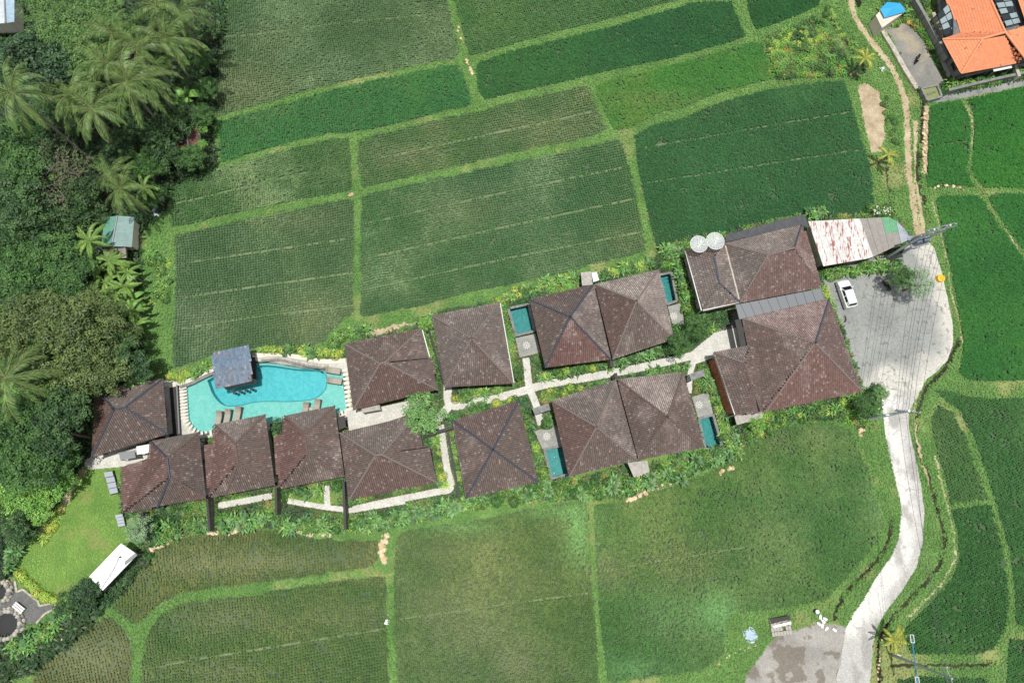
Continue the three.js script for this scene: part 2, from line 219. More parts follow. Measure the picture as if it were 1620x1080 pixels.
const TERRACES = [[[548, 650], [600, 644], [664, 630], [668, 640], [640, 658], [600, 672], [552, 682]], [[1094, 556], [1130, 526], [1168, 517], [1174, 548], [1130, 566], [1100, 576]], [[128, 728], [150, 722], [182, 716], [240, 700], [246, 722], [196, 738], [140, 743]], [[548, 804], [640, 790], [642, 797], [552, 812]], [[1000, 735], [1022, 730], [1028, 748], [1004, 755]]];
for (const p of TERRACES) area(p, PATH);
const DECKS = [[[815, 535], [847, 528], [855, 558], [822, 566]], [[1056, 485], [1076, 480], [1084, 512], [1064, 516]], [[845, 682], [880, 672], [890, 703], [858, 711]], [[1094, 628], [1120, 620], [1128, 655], [1104, 661]]];
for (const p of DECKS) area(p, DECK);
const POOL = [[293, 608], [322, 598], [340, 591], [372, 581], [416, 574], [467, 581], [515, 587], [541, 591], [543, 610], [547, 648], [540, 653], [440, 668], [345, 685], [312, 682], [301, 670], [296, 645]];
const DEEP = [[326, 601], [340, 593], [372, 583], [416, 577], [467, 583], [511, 588], [516, 602], [512, 617], [498, 629], [467, 634], [405, 635], [375, 641], [352, 640], [336, 625]];
const PLUNGE = [[[804, 488], [836, 481], [846, 524], [816, 531]], [[1042, 435], [1062, 431], [1071, 476], [1055, 482]], [[861, 711], [891, 704], [900, 750], [872, 757]], [[1105, 662], [1128, 656], [1142, 705], [1116, 711]]];
area([[256, 600], [284, 604], [310, 598], [336, 582], [340, 590], [322, 598], [293, 608], [296, 645], [301, 670], [312, 682], [345, 685], [345, 690], [262, 700]], PATH); area([[398, 558], [446, 558], [516, 568], [548, 566], [556, 650], [545, 652], [541, 591], [467, 581], [416, 574], [400, 570]], PATH); area([[524, 652], [548, 646], [552, 664], [528, 668]], PATH);
area(POOL, PIT); for (const p of PLUNGE) area(p, PIT);
// ---------------------------------------------------------------- ground
const toPx = (x, z) => { const p = V(x, 0, z).sub(camera.position); const d = p.dot(FW); return [PW / 2 + p.dot(RT) / d * FOCAL, PH / 2 - p.dot(UPV) / d * FOCAL]; };
const inView = (x, z, m = 30) => { const q = toPx(x, z); return q[0] > -m && q[0] < PW + m && q[1] > -m && q[1] < PH + m; };
// wear and growth patches: [x, y, half width, half height, strength]
const DRYP = [[385, 135, 70, 45, 0.8], [420, 60, 50, 30, 0.4], [690, 870, 50, 25, 0.5], [705, 955, 70, 60, 0.7], [760, 1010, 80, 50, 0.6], [822, 1055, 40, 34, 0.9], [845, 925, 50, 30, 0.4], [1080, 893, 65, 48, 0.75], [965, 902, 34, 26, 0.8], [1060, 985, 60, 40, 0.4], [330, 892, 120, 24, 1], [470, 888, 80, 18, 0.6], [215, 940, 40, 30, 0.4], [150, 1040, 70, 42, 1.1], [360, 975, 90, 30, 0.7], [540, 975, 70, 24, 0.5], [350, 1065, 80, 22, 0.7], [500, 500, 60, 50, 0.5], [330, 500, 60, 60, 0.35], [480, 350, 60, 25, 0.4], [850, 200, 90, 28, 0.5], [620, 245, 60, 25, 0.4], [990, 380, 40, 30, 0.5], [740, 330, 80, 40, 0.35], [1245, 700, 70, 24, 0.45], [1060, 160, 90, 18, 0.4], [1180, 840, 60, 50, 0.25]].map(p => { const a = at(p[0], p[1]), b = at(p[0] + p[2], p[1] + p[3]); return [a.x, a.z, b.x - a.x, b.z - a.z, p[4]]; });
const BRIGHTP = [[915, 838, 26, 58, 0.9], [870, 808, 50, 14, 0.6], [1135, 968, 34, 34, 0.9], [1060, 970, 50, 40, 0.45], [1000, 1055, 60, 20, 0.4], [1390, 800, 30, 60, 0.4], [730, 832, 60, 14, 0.5]].map(p => { const a = at(p[0], p[1]), b = at(p[0] + p[2], p[1] + p[3]); return [a.x, a.z, b.x - a.x, b.z - a.z, p[4]]; });
const blobs = (L, x, z) => { let s = 0; for (const p of L) { const dx = (x - p[0]) / p[2], dz = (z - p[1]) / p[3], d = dx * dx + dz * dz; if (d < 4) s += p[4] * Math.exp(-d * 1.1); } return s; };
const lotEdge = xz([[1466, 380], [1490, 430], [1508, 515], [1508, 545], [1482, 588], [1456, 612], [1400, 606], [1364, 618]]);
const roadL = xz([[1398, 615], [1404, 690], [1428, 800], [1420, 870], [1375, 945], [1345, 985]]);
const lineDist = (x, z, L) => { let d = 1e9; for (let i = 0; i + 1 < L.length; i++) d = Math.min(d, segDist(x, z, L[i], L[i + 1])); return d; };
const mudC = at(1262, 1035), mudRing = at(1218, 1058);
const COL = {
  [GR]: (x, z) => mix3(mix3([76, 118, 54], [118, 158, 80], fbm(x * 0.35, z * 0.35, 3)), [150, 150, 100], smooth(0.62, 0.85, fbm(x * 0.2 + 50, z * 0.2, 3)) * 0.7),
  [PADDY]: (x, z) => { const d = clamp(blobs(DRYP, x, z)); return mix3(mix3([64, 86, 58], [90, 108, 78], fbm(x * 0.5, z * 0.5, 3)), [128, 130, 96], d * 0.6); },
  [ALLEY]: (x, z) => mix3([92, 114, 74], [138, 146, 108], fbm(x * 0.8, z * 0.8, 2)),
  [LAWN]: (x, z) => mix3(mix3([88, 126, 52], [122, 154, 70], fbm(x * 0.6, z * 0.6, 3)), [150, 142, 92], smooth(0.6, 0.8, fbm(x * 0.33 + 9, z * 0.33, 3)) * 0.5),
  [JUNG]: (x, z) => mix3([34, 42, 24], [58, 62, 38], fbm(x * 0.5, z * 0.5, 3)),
  [DIRT]: (x, z) => mix3([158, 140, 108], [206, 190, 162], fbm(x * 0.9, z * 0.9, 3)),
  [BED]: (x, z) => mix3([66, 74, 44], [92, 104, 58], fbm(x * 0.7, z * 0.7, 3)),
  [DITCH]: (x, z) => mix3([44, 44, 28], [70, 72, 46], fbm(x, z, 2)),
  [LOT]: (x, z) => { const e = lineDist(x, z, lotEdge), n = fbm(x * 0.25, z * 0.25, 4), f = fbm(x * 1.6, z * 1.6, 3); let c = mix3([126, 128, 126], [158, 160, 156], n); c = mix3(c, [204, 200, 190], smooth(3.6, 0.3, e + (n - 0.5) * 4) * 0.85); return mix3(c, [98, 100, 98], Math.max(smooth(0.62, 0.8, f) * 0.5, smooth(0.012, 0, Math.abs(fbm(x * 0.3 + 31, z * 0.3, 4) - 0.5)) * 0.55)); },
  [ROAD]: (x, z) => { const n = fbm(x * 0.4, z * 0.4, 4), e = lineDist(x, z, roadL); const c = mix3([180, 178, 174], [212, 210, 205], smooth(2.6, 0.8, e + (n - 0.5) * 2)); return mix3(c, [150, 147, 143], Math.max(smooth(0.52, 0.72, fbm(x * 0.55 + 20, z * 0.3, 4)) * 0.7, smooth(0.016, 0.0, Math.abs(fbm(x * 0.35 + 7, z * 0.35, 4) - 0.5)) * 0.6)); },
  [GRAVEL]: (x, z) => { const n = fbm(x * 0.5, z * 0.5, 4); let c = mix3([132, 129, 124], [172, 168, 161], n); const r = Math.hypot(x - mudRing.x, z - mudRing.z), w = smooth(0.56, 0.64, fbm(x * 0.8 + 4, z * 0.8, 4) + 0.16 * smooth(3.2, 0, Math.abs(r - 4.6)) - 0.06 + 0.14 * smooth(5, 0, Math.hypot(x - mudC.x, z - mudC.z))); return mix3(c, [104, 94, 82], w * 0.6); },
  [PATH]: (x, z) => mix3([186, 184, 176], [216, 214, 206], fbm(x * 1.2, z * 1.2, 3)),
  [PIT]: () => [60, 60, 56],
  [DRY]: (x, z) => mix3([150, 132, 104], [204, 188, 160], fbm(x * 1.3, z * 1.3, 4)),
  [COBBLE]: (x, z) => mix3(mix3([112, 112, 108], [150, 148, 140], fbm(x * 0.6, z * 0.6, 4)), [176, 160, 132], smooth(0.5, 0.75, fbm(x * 0.35 + 3, z * 0.35, 3)) * 0.6),
  [WEEDS]: (x, z) => mix3([84, 118, 52], [112, 142, 70], fbm(x * 0.8, z * 0.8, 3)),
  [DECK]: (x, z) => mix3([138, 138, 134], [164, 164, 158], fbm(x, z, 3)),
};
const HARD = new Set([ALLEY, LOT, ROAD, PATH, COBBLE, DECK, PIT]);
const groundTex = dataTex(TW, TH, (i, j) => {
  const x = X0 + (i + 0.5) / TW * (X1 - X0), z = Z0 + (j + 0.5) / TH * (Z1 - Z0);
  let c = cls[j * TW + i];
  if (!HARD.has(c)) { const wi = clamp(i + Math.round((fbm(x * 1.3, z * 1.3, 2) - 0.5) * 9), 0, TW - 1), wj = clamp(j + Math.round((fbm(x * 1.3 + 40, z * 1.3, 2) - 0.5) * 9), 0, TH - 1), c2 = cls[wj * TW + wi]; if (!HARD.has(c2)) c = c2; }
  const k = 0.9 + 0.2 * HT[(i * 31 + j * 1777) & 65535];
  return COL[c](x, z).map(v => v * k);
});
groundTex.wrapS = groundTex.wrapT = THREE.MirroredRepeatWrapping;
const gBump = lumpy.clone(); gBump.repeat.set(90, 58); gBump.needsUpdate = true;
const groundMat = new THREE.MeshStandardMaterial({ map: groundTex, roughness: 0.92, bumpMap: gBump, bumpScale: 0.03 });
const pavingMat = new THREE.MeshStandardMaterial({ map: groundTex, roughness: 0.82, bumpMap: gBump, bumpScale: 0.008 });
const HCLS = { [PADDY]: -0.24, [ALLEY]: -0.24, [DITCH]: -0.5, [PIT]: -2.6, [DRY]: -0.08, [GR]: 0.02 };
function rawHeight(x, z) { const c = clsAt(x, z); return c in HCLS ? HCLS[c] : 0; }
function groundHeight(x, z) { let s = 0; for (const [a, b] of [[0, 0], [0.16, 0.05], [-0.16, -0.05], [0.05, -0.16], [-0.05, 0.16]]) s += rawHeight(x + a, z + b); const c = clsAt(x, z); return s / 5 + (c === GR || c === JUNG ? (fbm(x * 0.7, z * 0.7, 2) - 0.5) * 0.14 : 0); }
const uvGround = g => { const p = g.attributes.position, u = new Float32Array(p.count * 2); for (let i = 0; i < p.count; i++) { u[2 * i] = (p.getX(i) - X0) / (X1 - X0); u[2 * i + 1] = (p.getZ(i) - Z0) / (Z1 - Z0); } g.setAttribute('uv', new THREE.BufferAttribute(u, 2)); return g; };
{
  const ax = [-3000, -700, -220, -120], az = [-3000, -700, -220, -120];
  for (let x = -92; x <= 92; x += 0.34) ax.push(x); for (let z = -88; z <= 34; z += 0.34) az.push(z);
  ax.push(120, 220, 700, 3000); az.push(70, 220, 700, 3000);
  const pos = new Float32Array(ax.length * az.length * 3), idx = []; let k = 0;
  for (const z of az) for (const x of ax) { const far = Math.abs(x) > 91 || z < -87 || z > 33; pos[k++] = x; pos[k++] = far ? 0 : groundHeight(x, z); pos[k++] = z; }
  const n = ax.length; for (let j = 0; j + 1 < az.length; j++) for (let i = 0; i + 1 < n; i++) { const a = j * n + i; idx.push(a, a + n, a + 1, a + 1, a + n, a + n + 1); }
  const g = new THREE.BufferGeometry(); g.setAttribute('position', new THREE.BufferAttribute(pos, 3)); g.setIndex(idx); uvGround(g); g.computeVertexNormals();
  structure('ground', g, groundMat);
}
const wob = (P, a, g = mulberry(5)) => { const out = []; for (let i = 0; i < P.length; i++) { const p = P[i], q = P[(i + 1) % P.length], n = Math.max(1, Math.round(Math.hypot(q[0] - p[0], q[1] - p[1]) / 0.8)); for (let k = 0; k < n; k++) out.push([p[0] + (q[0] - p[0]) * k / n + (g() - 0.5) * a, p[1] + (q[1] - p[1]) * k / n + (g() - 0.5) * a]); } return out; };
structure('gravel_yard', uvGround(slab(wob(xz(GRAVELP), 0.3), 0.05, 0.25)), pavingMat);
structure('road', uvGround(slab(wob(xz(ROADP), 0.28), 0.075, 0.3)), pavingMat);
structure('car_park', uvGround(slab(wob(xz(LOTP), 0.12), 0.1, 0.35)), pavingMat);
structure('driveway', uvGround(slab(xz([[1398, 46], [1432, 33], [1460, 60], [1494, 128], [1488, 140], [1458, 148], [1448, 138]]), 0.06, 0.3)), pavingMat);
PATHS.forEach(([p, w], i) => structure('garden_path', uvGround(slab(wob(ribbon(curve(xz(p), p.length * 4), w), 0.07), 0.06 + i * 0.004, 0.3)), pavingMat));
TERRACES.forEach((p, i) => structure('terrace', uvGround(slab(xz(p), 0.115 + i * 0.004, 0.4)), pavingMat));
DECKS.forEach(p => structure('pool_deck', uvGround(slab(xz(p), 0.17, 0.5)), pavingMat));

// ---------------------------------------------------------------- rice
const leafMat = new THREE.MeshStandardMaterial({ color: 0xffffff, roughness: 0.62, side: THREE.DoubleSide });
const leafVC = new THREE.MeshStandardMaterial({ color: 0xffffff, roughness: 0.55, side: THREE.DoubleSide, vertexColors: true });
function tuft(n, h, r, w, g, droop = 0.9) {
  const pos = [], idx = [];
  for (let i = 0; i < n; i++) {
    const a = (i + 0.7 * g()) / n * 6.283, c = Math.cos(a), s = Math.sin(a), hh = h * rr(0.75, 1.1, g), rd = r * rr(0.7, 1.15, g), k = pos.length / 3;
    for (const [q, y, ww] of [[0.06, 0, 0.6], [0.45, 0.85, 1]]) pos.push(c * rd * q - s * w * ww / 2, y * hh, s * rd * q + c * w * ww / 2, c * rd * q + s * w * ww / 2, y * hh, s * rd * q - c * w * ww / 2);
    pos.push(c * rd, hh * droop, s * rd); idx.push(k, k + 2, k + 1, k + 1, k + 2, k + 3, k + 2, k + 4, k + 3);
  }
  return rawGeo(pos, null, null, idx);
}
const riceFine = tuft(12, 0.42, 0.2, 0.052, mulberry(8), 0.86);
const riceGeo = tuft(9, 0.42, 0.225, 0.085, mulberry(3), 0.86);
FIELDS.forEach((f, fi) => {
  const [label, poly, sp0, size0, c1, c2, ang] = f, fine = sp0 <= 0.32 && size0 >= 1.08, sp = fine ? sp0 * 0.8 : sp0, size = fine ? size0 * 0.95 : size0, P = xz(poly), g = mulberry(100 + fi), list = [];
  let cx = 0, cz = 0, rad = 0; for (const p of P) { cx += p[0] / P.length; cz += p[1] / P.length; } for (const p of P) rad = Math.max(rad, Math.hypot(p[0] - cx, p[1] - cz));
  const ca = Math.cos(ang * Math.PI / 180), sa = Math.sin(ang * Math.PI / 180), N = Math.ceil(rad / sp);
  for (let i = -N; i <= N; i++) for (let j = -N; j <= N; j++) {
    const bx = i * sp + (fbm(j * 0.05, i * 0.025 + fi, 3) - 0.5) * 1.5, bz = j * sp + (fbm(i * 0.05, j * 0.025 + fi, 3) - 0.5) * 1.5;
    const x = cx + bx * ca - bz * sa + (g() - 0.5) * 0.09, z = cz + bx * sa + bz * ca + (g() - 0.5) * 0.07;
    if (fidAt(x, z) !== fi + 1 || !inView(x, z, 24)) continue; const kc = clsAt(x, z); if (kc !== PADDY && !(kc === ALLEY && g() < 0.35)) continue;
    const d = clamp(blobs(DRYP, x, z)), b = clamp(blobs(BRIGHTP, x, z)), n = fbm(x * 0.13, z * 0.13, 4), m = fbm(x * 0.9, z * 0.9, 2);
    if (g() < d * 0.22 + 0.012 + 0.35 * smooth(0.68, 0.78, fbm(x * 0.55 + 70, z * 0.55, 3))) continue;
    let c = mix3(c1, c2, clamp((n - 0.42) * 1.5 + (m - 0.5) * 0.4));
    c = mix3(c, S(142, 150, 104), clamp(d * 0.6 + (m - 0.5) * 0.5 * d)); c = mix3(c, S(132, 178, 118), b * 0.8); const pt = fbm(x * 0.045 + fi * 3, z * 0.045, 3); c = [(c[0] * 1.2 + 0.012) * (0.72 + 0.6 * pt), c[1] * (1.1 + 0.34 * pt), c[2] * 1.16];
    const k = (0.82 + 0.36 * g()) * (fine ? 1.14 : 1);
    list.push([mat4(V(x, -0.24, z), g() * 6.28, size * (0.86 + 0.26 * g()) * (1 - 0.14 * d) * (0.9 + 0.2 * n), size * rr(0.85, 1.1, g)), c.map(v => v * k)]);
  }
  if (list.length) instanced('rice_crop', fine ? riceFine : riceGeo, leafMat, list, null, 'rice plants in the ' + label, 'rice field');
});
// grass on the bunds, verges and lawns
const grassGeo = tuft(7, 0.2, 0.17, 0.07, mulberry(4), 0.7), lawnGeo = tuft(6, 0.05, 0.13, 0.07, mulberry(6), 0.7);
{
  const g = mulberry(41), gl = [], ll = [], dl = [];
  for (let x = -84; x < 84; x += 0.23) for (let z = -80; z < 28; z += 0.23) {
    const px = x + (g() - 0.5) * 0.22, pz = z + (g() - 0.5) * 0.22, c = clsAt(px, pz);
    if (c !== GR && c !== LAWN && c !== DIRT) continue; if (!inView(px, pz, 10)) continue;
    if (c === DIRT) { if (g() < 0.07) dl.push([mat4(V(px, 0, pz), g() * 6, rr(0.4, 0.9, g)), S(110, 128, 70)]); continue; }
    const dry = smooth(0.6, 0.85, fbm(px * 0.2 + 50, pz * 0.2, 3)), n = fbm(px * 0.5, pz * 0.5, 3), k = 0.8 + 0.4 * g();
    if (c === LAWN) { const dr = smooth(0.55, 0.75, fbm(px * 0.33 + 9, pz * 0.33, 3)); if (g() < 0.15 + dr * 0.6) continue; ll.push([mat4(V(px, 0, pz), g() * 6, rr(0.8, 1.3, g)), mix3(S(90, 132, 54), S(132, 166, 78), n).map(v => v * k)]); continue; }
    if (g() < 0.12 + dry * 0.5) continue;
    gl.push([mat4(V(px, groundHeight(px, pz), pz), g() * 6, rr(0.6, 1.15, g), rr(0.5, 1.2, g)), mix3(mix3(S(84, 126, 62), S(130, 164, 94), n), S(168, 160, 104), dry * 0.7).map(v => v * k)]);
  }
  instanced('grass', grassGeo, leafMat, gl, null, 'bright green grass on the raised banks between the rice fields', 'grass');
  instanced('lawn_grass', lawnGeo, leafMat, ll, null, 'short mown grass of the lawn at the lower left and beside the villas', 'lawn');
  instanced('wild_grass', grassGeo, leafMat, dl, null, 'sparse grass tufts growing in the dirt tracks', 'grass');
}
// ---------------------------------------------------------------- materials of the buildings
const M = {
  under: std(S(40, 32, 30), 0.9), eave: std(S(74, 56, 50), 0.7), plaster: mottled([196, 188, 172], [222, 214, 200], 0.85, 0.3), plinth: mottled([150, 146, 140], [186, 180, 172], 0.8, 0.4),
  wood: mottled([84, 58, 42], [116, 82, 58], 0.6, 0.5), darkwood: mottled([34, 32, 32], [52, 48, 46], 0.6, 0.5), glass: new THREE.MeshPhysicalMaterial({ color: C(S(40, 50, 56)), roughness: 0.08, metalness: 0 }),
  white: std(S(226, 224, 218), 0.6), whitepaint: std(S(232, 232, 230), 0.45), grey: std(S(132, 134, 136), 0.7), steel: std(S(150, 156, 160), 0.45, { metalness: 0.5 }), dark: std(S(38, 38, 40), 0.6), black: std(S(20, 20, 21), 0.5),
  stone: mottled([150, 144, 132], [206, 198, 184], 0.85, 0.35, 0.02), greystone: mottled([108, 110, 108], [150, 150, 146], 0.85, 0.35, 0.02), brick: mottled([138, 74, 54], [176, 104, 76], 0.85, 0.5, 0.02, 4), rope: std(S(160, 150, 130), 0.9),
  tile: new THREE.MeshStandardMaterial({ color: 0xffffff, roughness: 0.78 }),
};
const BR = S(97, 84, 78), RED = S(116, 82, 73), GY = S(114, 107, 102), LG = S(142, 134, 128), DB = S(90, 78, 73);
const CAP = { blue: std(S(66, 72, 86), 0.5), pale: mottled([104, 93, 88], [140, 129, 123], 0.85, 0.6), brown: mottled([88, 72, 66], [118, 102, 95], 0.85, 0.6), orange: std(S(226, 150, 112), 0.7) };
// one clay pantile: a shallow curved pan with a raised lower lip
function pantile(w, l) {
  const pos = [], idx = []; const xs = [-0.5, -0.2, 0.15, 0.5], ys = [0.028, 0.0, 0.012, 0.05];
  for (const [z, lift] of [[-l * 0.5, 0], [l * 0.62, 0.035]]) xs.forEach((x, i) => pos.push(x * w, ys[i] + lift, z));
  xs.forEach((x, i) => pos.push(x * w, -0.02, l * 0.62));
  for (let r = 0; r < 2; r++) for (let i = 0; i < 3; i++) { const a = r * 4 + i; idx.push(a, a + 4, a + 1, a + 1, a + 4, a + 5); }
  return rawGeo(pos, null, null, idx).toNonIndexed();
}
const tileGeo = pantile(0.225, 0.27); tileGeo.computeVertexNormals();
const shingleGeo = box(0.3, 0.03, 0.4, 0, 0.015, 0);
function facePlane(pts) {
  const n = V(0, 0, 0); for (let i = 0; i < pts.length; i++) { const a = pts[i], b = pts[(i + 1) % pts.length]; n.x += (a.y - b.y) * (a.z + b.z); n.y += (a.z - b.z) * (a.x + b.x); n.z += (a.x - b.x) * (a.y + b.y); }
  n.normalize(); if (n.y < 0) n.negate(); const d = V(0, -1, 0).addScaledVector(n, n.y).normalize(); const e = new THREE.Vector3().crossVectors(d, n).normalize(); return { n, d, e };
}
function prism3(pts, t) {                                          // a sloping slab under the outline pts
  const P2 = pts.map(p => new THREE.Vector2(p.x, p.z)); if (THREE.ShapeUtils.isClockWise(P2)) { pts = pts.slice().reverse(); P2.reverse(); }
  const tri = THREE.ShapeUtils.triangulateShape(P2, []), pos = []; const put = (...q) => q.forEach(v => pos.push(v.x, v.y, v.z)); const lo = v => V(v.x, v.y - t, v.z);
  for (const [a, b, c] of tri) { put(pts[a], pts[c], pts[b]); put(lo(pts[a]), lo(pts[b]), lo(pts[c])); }
  for (let i = 0; i < pts.length; i++) { const a = pts[i], b = pts[(i + 1) % pts.length]; put(a, b, lo(b)); put(a, lo(b), lo(a)); }
  return rawGeo(pos);
}
const ROOFS = [];                                                  // plan outlines of everything roofed, so that no plant grows through
function coverFace(pts, tone0, lichen, geo, mat, parent, o, w, l, seed, red = 0.35, name = 'roof_tiles') {
  const fp = facePlane(pts), n = fp.n, p0 = pts[0], g = mulberry(seed); let e = fp.e, best = 1e9; const tone = tone0[0] > 0.5 || name === 'shingles' ? tone0 : mix3(tone0, S(96, 85, 81), 0.52);
  pts.forEach((p, i) => { const q = pts[(i + 1) % pts.length], v = q.clone().sub(p), L = v.length(), y = (p.y + q.y) / 2 - L * 0.12; if (Math.abs(v.y) < 0.2 * L && L > 1.5 && y < best) { best = y; v.y = 0; e = v.normalize(); } });
  e = e.clone().addScaledVector(n, -e.dot(n)).normalize(); const d = new THREE.Vector3().crossVectors(e, n).normalize(); if (d.y > 0) { d.negate(); e.negate(); }
  const Q = pts.map(p => { const v = p.clone().sub(p0); return [v.dot(e), v.dot(d)]; });
  let a0 = 1e9, a1 = -1e9, b0 = 1e9, b1 = -1e9; for (const q of Q) { a0 = Math.min(a0, q[0]); a1 = Math.max(a1, q[0]); b0 = Math.min(b0, q[1]); b1 = Math.max(b1, q[1]); }
  const P2 = pts.map(p => new THREE.Vector2(p.x, p.z)); const tris = THREE.ShapeUtils.triangulateShape(P2, []).map(t => { const q = t.map(k => pts[k]), pl = facePlane(q); return { q: q.map(v => [v.x, v.z]), o: q[0], n: pl.n, rot: new THREE.Quaternion().setFromRotationMatrix(new THREE.Matrix4().makeBasis(e.clone().addScaledVector(pl.n, -e.dot(pl.n)).normalize(), pl.n, new THREE.Vector3().crossVectors(e.clone().addScaledVector(pl.n, -e.dot(pl.n)).normalize(), pl.n))) }; });
  const list = [], one = V(1, 1, 1);
  for (let b = b1 - l * 0.5; b > b0; b -= l) for (let a = a0 + w / 2; a < a1; a += w) {
    if (!inPoly(a, b, Q)) continue;
    const p = p0.clone().addScaledVector(e, a).addScaledVector(d, b); const tr = tris.find(t => inPoly(p.x, p.z, t.q)) || tris[0], q0 = tr.rot;
    p.y = tr.o.y - ((p.x - tr.o.x) * tr.n.x + (p.z - tr.o.z) * tr.n.z) / tr.n.y; p.addScaledVector(tr.n, 0.012 + g() * 0.012).sub(o);
    const st = fbm(a * 0.9 + seed, b * 0.22 + seed * 3, 3), bl = fbm(a * 0.35 + seed * 7, b * 0.35, 3), r = g();
    let c = mix3(tone, RED, clamp((st - 0.52) * 3) * red * 0.55); if (r < 0.02) c = mix3(c, S(130, 84, 70), 0.5);
    c = mix3(c, S(176, 164, 158), clamp((bl * 0.7 + st * 0.3 - 0.6 + lichen * 0.5) * 2.2) * (0.2 + 0.6 * g()) + (r > 0.93 ? 0.26 : 0)); const k = (0.86 + 0.42 * g()) * (tone[0] > 0.5 ? 1 : 1.1), kk = tone[0] > 0.5 ? 0.84 + 0.14 * g() : k;
    const q = q0.clone().multiply(new THREE.Quaternion().setFromEuler(new THREE.Euler((g() - 0.5) * 0.05, (g() - 0.5) * 0.06, (g() - 0.5) * 0.05)));
    list.push([new THREE.Matrix4().compose(p, q, one), c.map(v => v * kk)]);
  }
  if (list.length) instanced(name, geo, mat, list, parent);
}
function capLine(a, b, r, o) {                                     // overlapping half-round ridge tiles from a down to b
  const d = b.clone().sub(a), L = d.length(), n = Math.max(1, Math.round(L / 0.36)); d.normalize(); const out = [];
  const m = new THREE.Matrix4(); const side = new THREE.Vector3().crossVectors(V(0, 1, 0), d).normalize(), up = new THREE.Vector3().crossVectors(d, side);
  for (let i = 0; i < n; i++) { const g = new THREE.CylinderGeometry(r, r * 1.14, 0.42, 7, 1, true, -Math.PI / 2 - 0.2, Math.PI + 0.4); m.makeBasis(side, d.clone().negate(), up.clone()); m.setPosition(a.clone().addScaledVector(d, (i + 0.5) * L / n).addScaledVector(up, 0.01).sub(o)); out.push(g.applyMatrix4(m)); }
  return merge(out);
}
const capGeoFix = m => { m.side = THREE.DoubleSide; return m; }; Object.values(CAP).forEach(capGeoFix);
const P3 = a => a.map(q => at(q[0], q[1], q[2]));
let roofSeed = 1;
function hip(c, r, he, hr, o) {                                    // eave corners and ridge -> four slopes and the hip lines
  const e = c.map(p => [p[0], p[1], he]), a = [...r[0], hr], b = [...(r[1] || r[0]), hr];
  const f = r.length === 1 ? [[e[0], e[1], a], [e[1], e[2], a], [e[2], e[3], a], [e[3], e[0], a]] : o === 'h' ? [[e[0], e[1], b, a], [e[1], e[2], b], [e[2], e[3], a, b], [e[3], e[0], a]] : [[e[0], e[1], a], [e[1], e[2], b, a], [e[2], e[3], b], [e[3], e[0], a, b]];
  const h = r.length === 1 ? [[a, e[0]], [a, e[1]], [a, e[2]], [a, e[3]]] : o === 'h' ? [[a, b], [a, e[0]], [b, e[1]], [b, e[2]], [a, e[3]]] : [[a, b], [a, e[0]], [a, e[1]], [b, e[2]], [b, e[3]]];
  return [f, h];
}
function house(name, label, category, group, s) {
  const { he, tones, faces, hips, walls } = s; const c0 = walls.map(p => at(p[0], p[1], he)); const o = V(0, 0, 0); c0.forEach(p => o.add(p)); o.multiplyScalar(1 / c0.length); o.y = 0;
  const t = thing(name, o, label, category, group); const ctr = [o.x, o.z];
  const W = c0.map(p => [p.x, p.z]); ROOFS.push(W); const inset = d => W.map(p => { const dx = p[0] - ctr[0], dz = p[1] - ctr[1], l = Math.hypot(dx, dz); return [ctr[0] + dx * (1 - d / l), ctr[1] + dz * (1 - d / l)]; });
  mesh('plinth', rel(uvPlan(slab(inset(s.plinth ?? 0.7), 0.28, 0.5)), o), M.plinth, t);
  const wp = inset(s.inset ?? 1.5), wall = mesh('wall', rel(uvPlan(slab(wp, s.wallH || he + 0.1, (s.wallH || he + 0.1) - 0.28)), o), s.wallMat || M.plaster, t);
  wp.forEach((p, i) => {                                           // a door or a window in each side
    const q = wp[(i + 1) % wp.length], L = Math.hypot(q[0] - p[0], q[1] - p[1]); if (L < 3) return; const ry = -Math.atan2(q[1] - p[1], q[0] - p[0]);
    const spot = (u, y, w, h, m, n, par, dd) => mesh(n, box(w, h, dd, p[0] + (q[0] - p[0]) * u - o.x, y, p[1] + (q[1] - p[1]) * u - o.z, ry), m, par);
    if (i % 2) { const dr = spot(0.5, 1.35, 2.0, 2.1, M.wood, 'door', t, 0.14); spot(0.5, 1.45, 1.5, 1.6, M.glass, 'pane', dr, 0.16); }
    else for (const u of [0.28, 0.72]) { const w = spot(u, 1.6, 1.4, 1.2, M.wood, 'window', t, 0.14); spot(u, 1.6, 1.2, 1.0, M.glass, 'pane', w, 0.16); }
  });
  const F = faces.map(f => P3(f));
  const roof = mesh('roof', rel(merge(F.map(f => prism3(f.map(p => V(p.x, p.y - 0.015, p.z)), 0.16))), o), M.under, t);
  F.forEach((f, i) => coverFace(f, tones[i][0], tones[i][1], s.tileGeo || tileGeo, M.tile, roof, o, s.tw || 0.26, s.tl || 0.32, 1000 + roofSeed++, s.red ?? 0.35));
  hips.forEach(([a, b, kind]) => mesh('ridge_cap', capLine(at(...a), at(...b), s.capR || 0.115, o), CAP[kind || s.cap || 'brown'], roof));
  const outer = s.gutters || []; outer.forEach(([a, b]) => { const A = at(a[0], a[1], he - 0.05), B = at(b[0], b[1], he - 0.05); mesh('gutter', rel(merge([bar(A, B, 0.09, 8), bar(B, V(B.x, 0.1, B.z), 0.045, 8)]), o), M.white, t); });
  if (s.finial) { const A = at(...s.finial); const g = new THREE.LatheGeometry([[0.2, 0], [0.16, 0.12], [0.08, 0.18], [0.13, 0.3], [0.07, 0.42], [0.01, 0.6]].map(p => new THREE.Vector2(...p)), 10).translate(A.x - o.x, A.y + 0.02, A.z - o.z); mesh('finial', g, CAP[s.cap || 'brown'], roof); }
  return t;
}
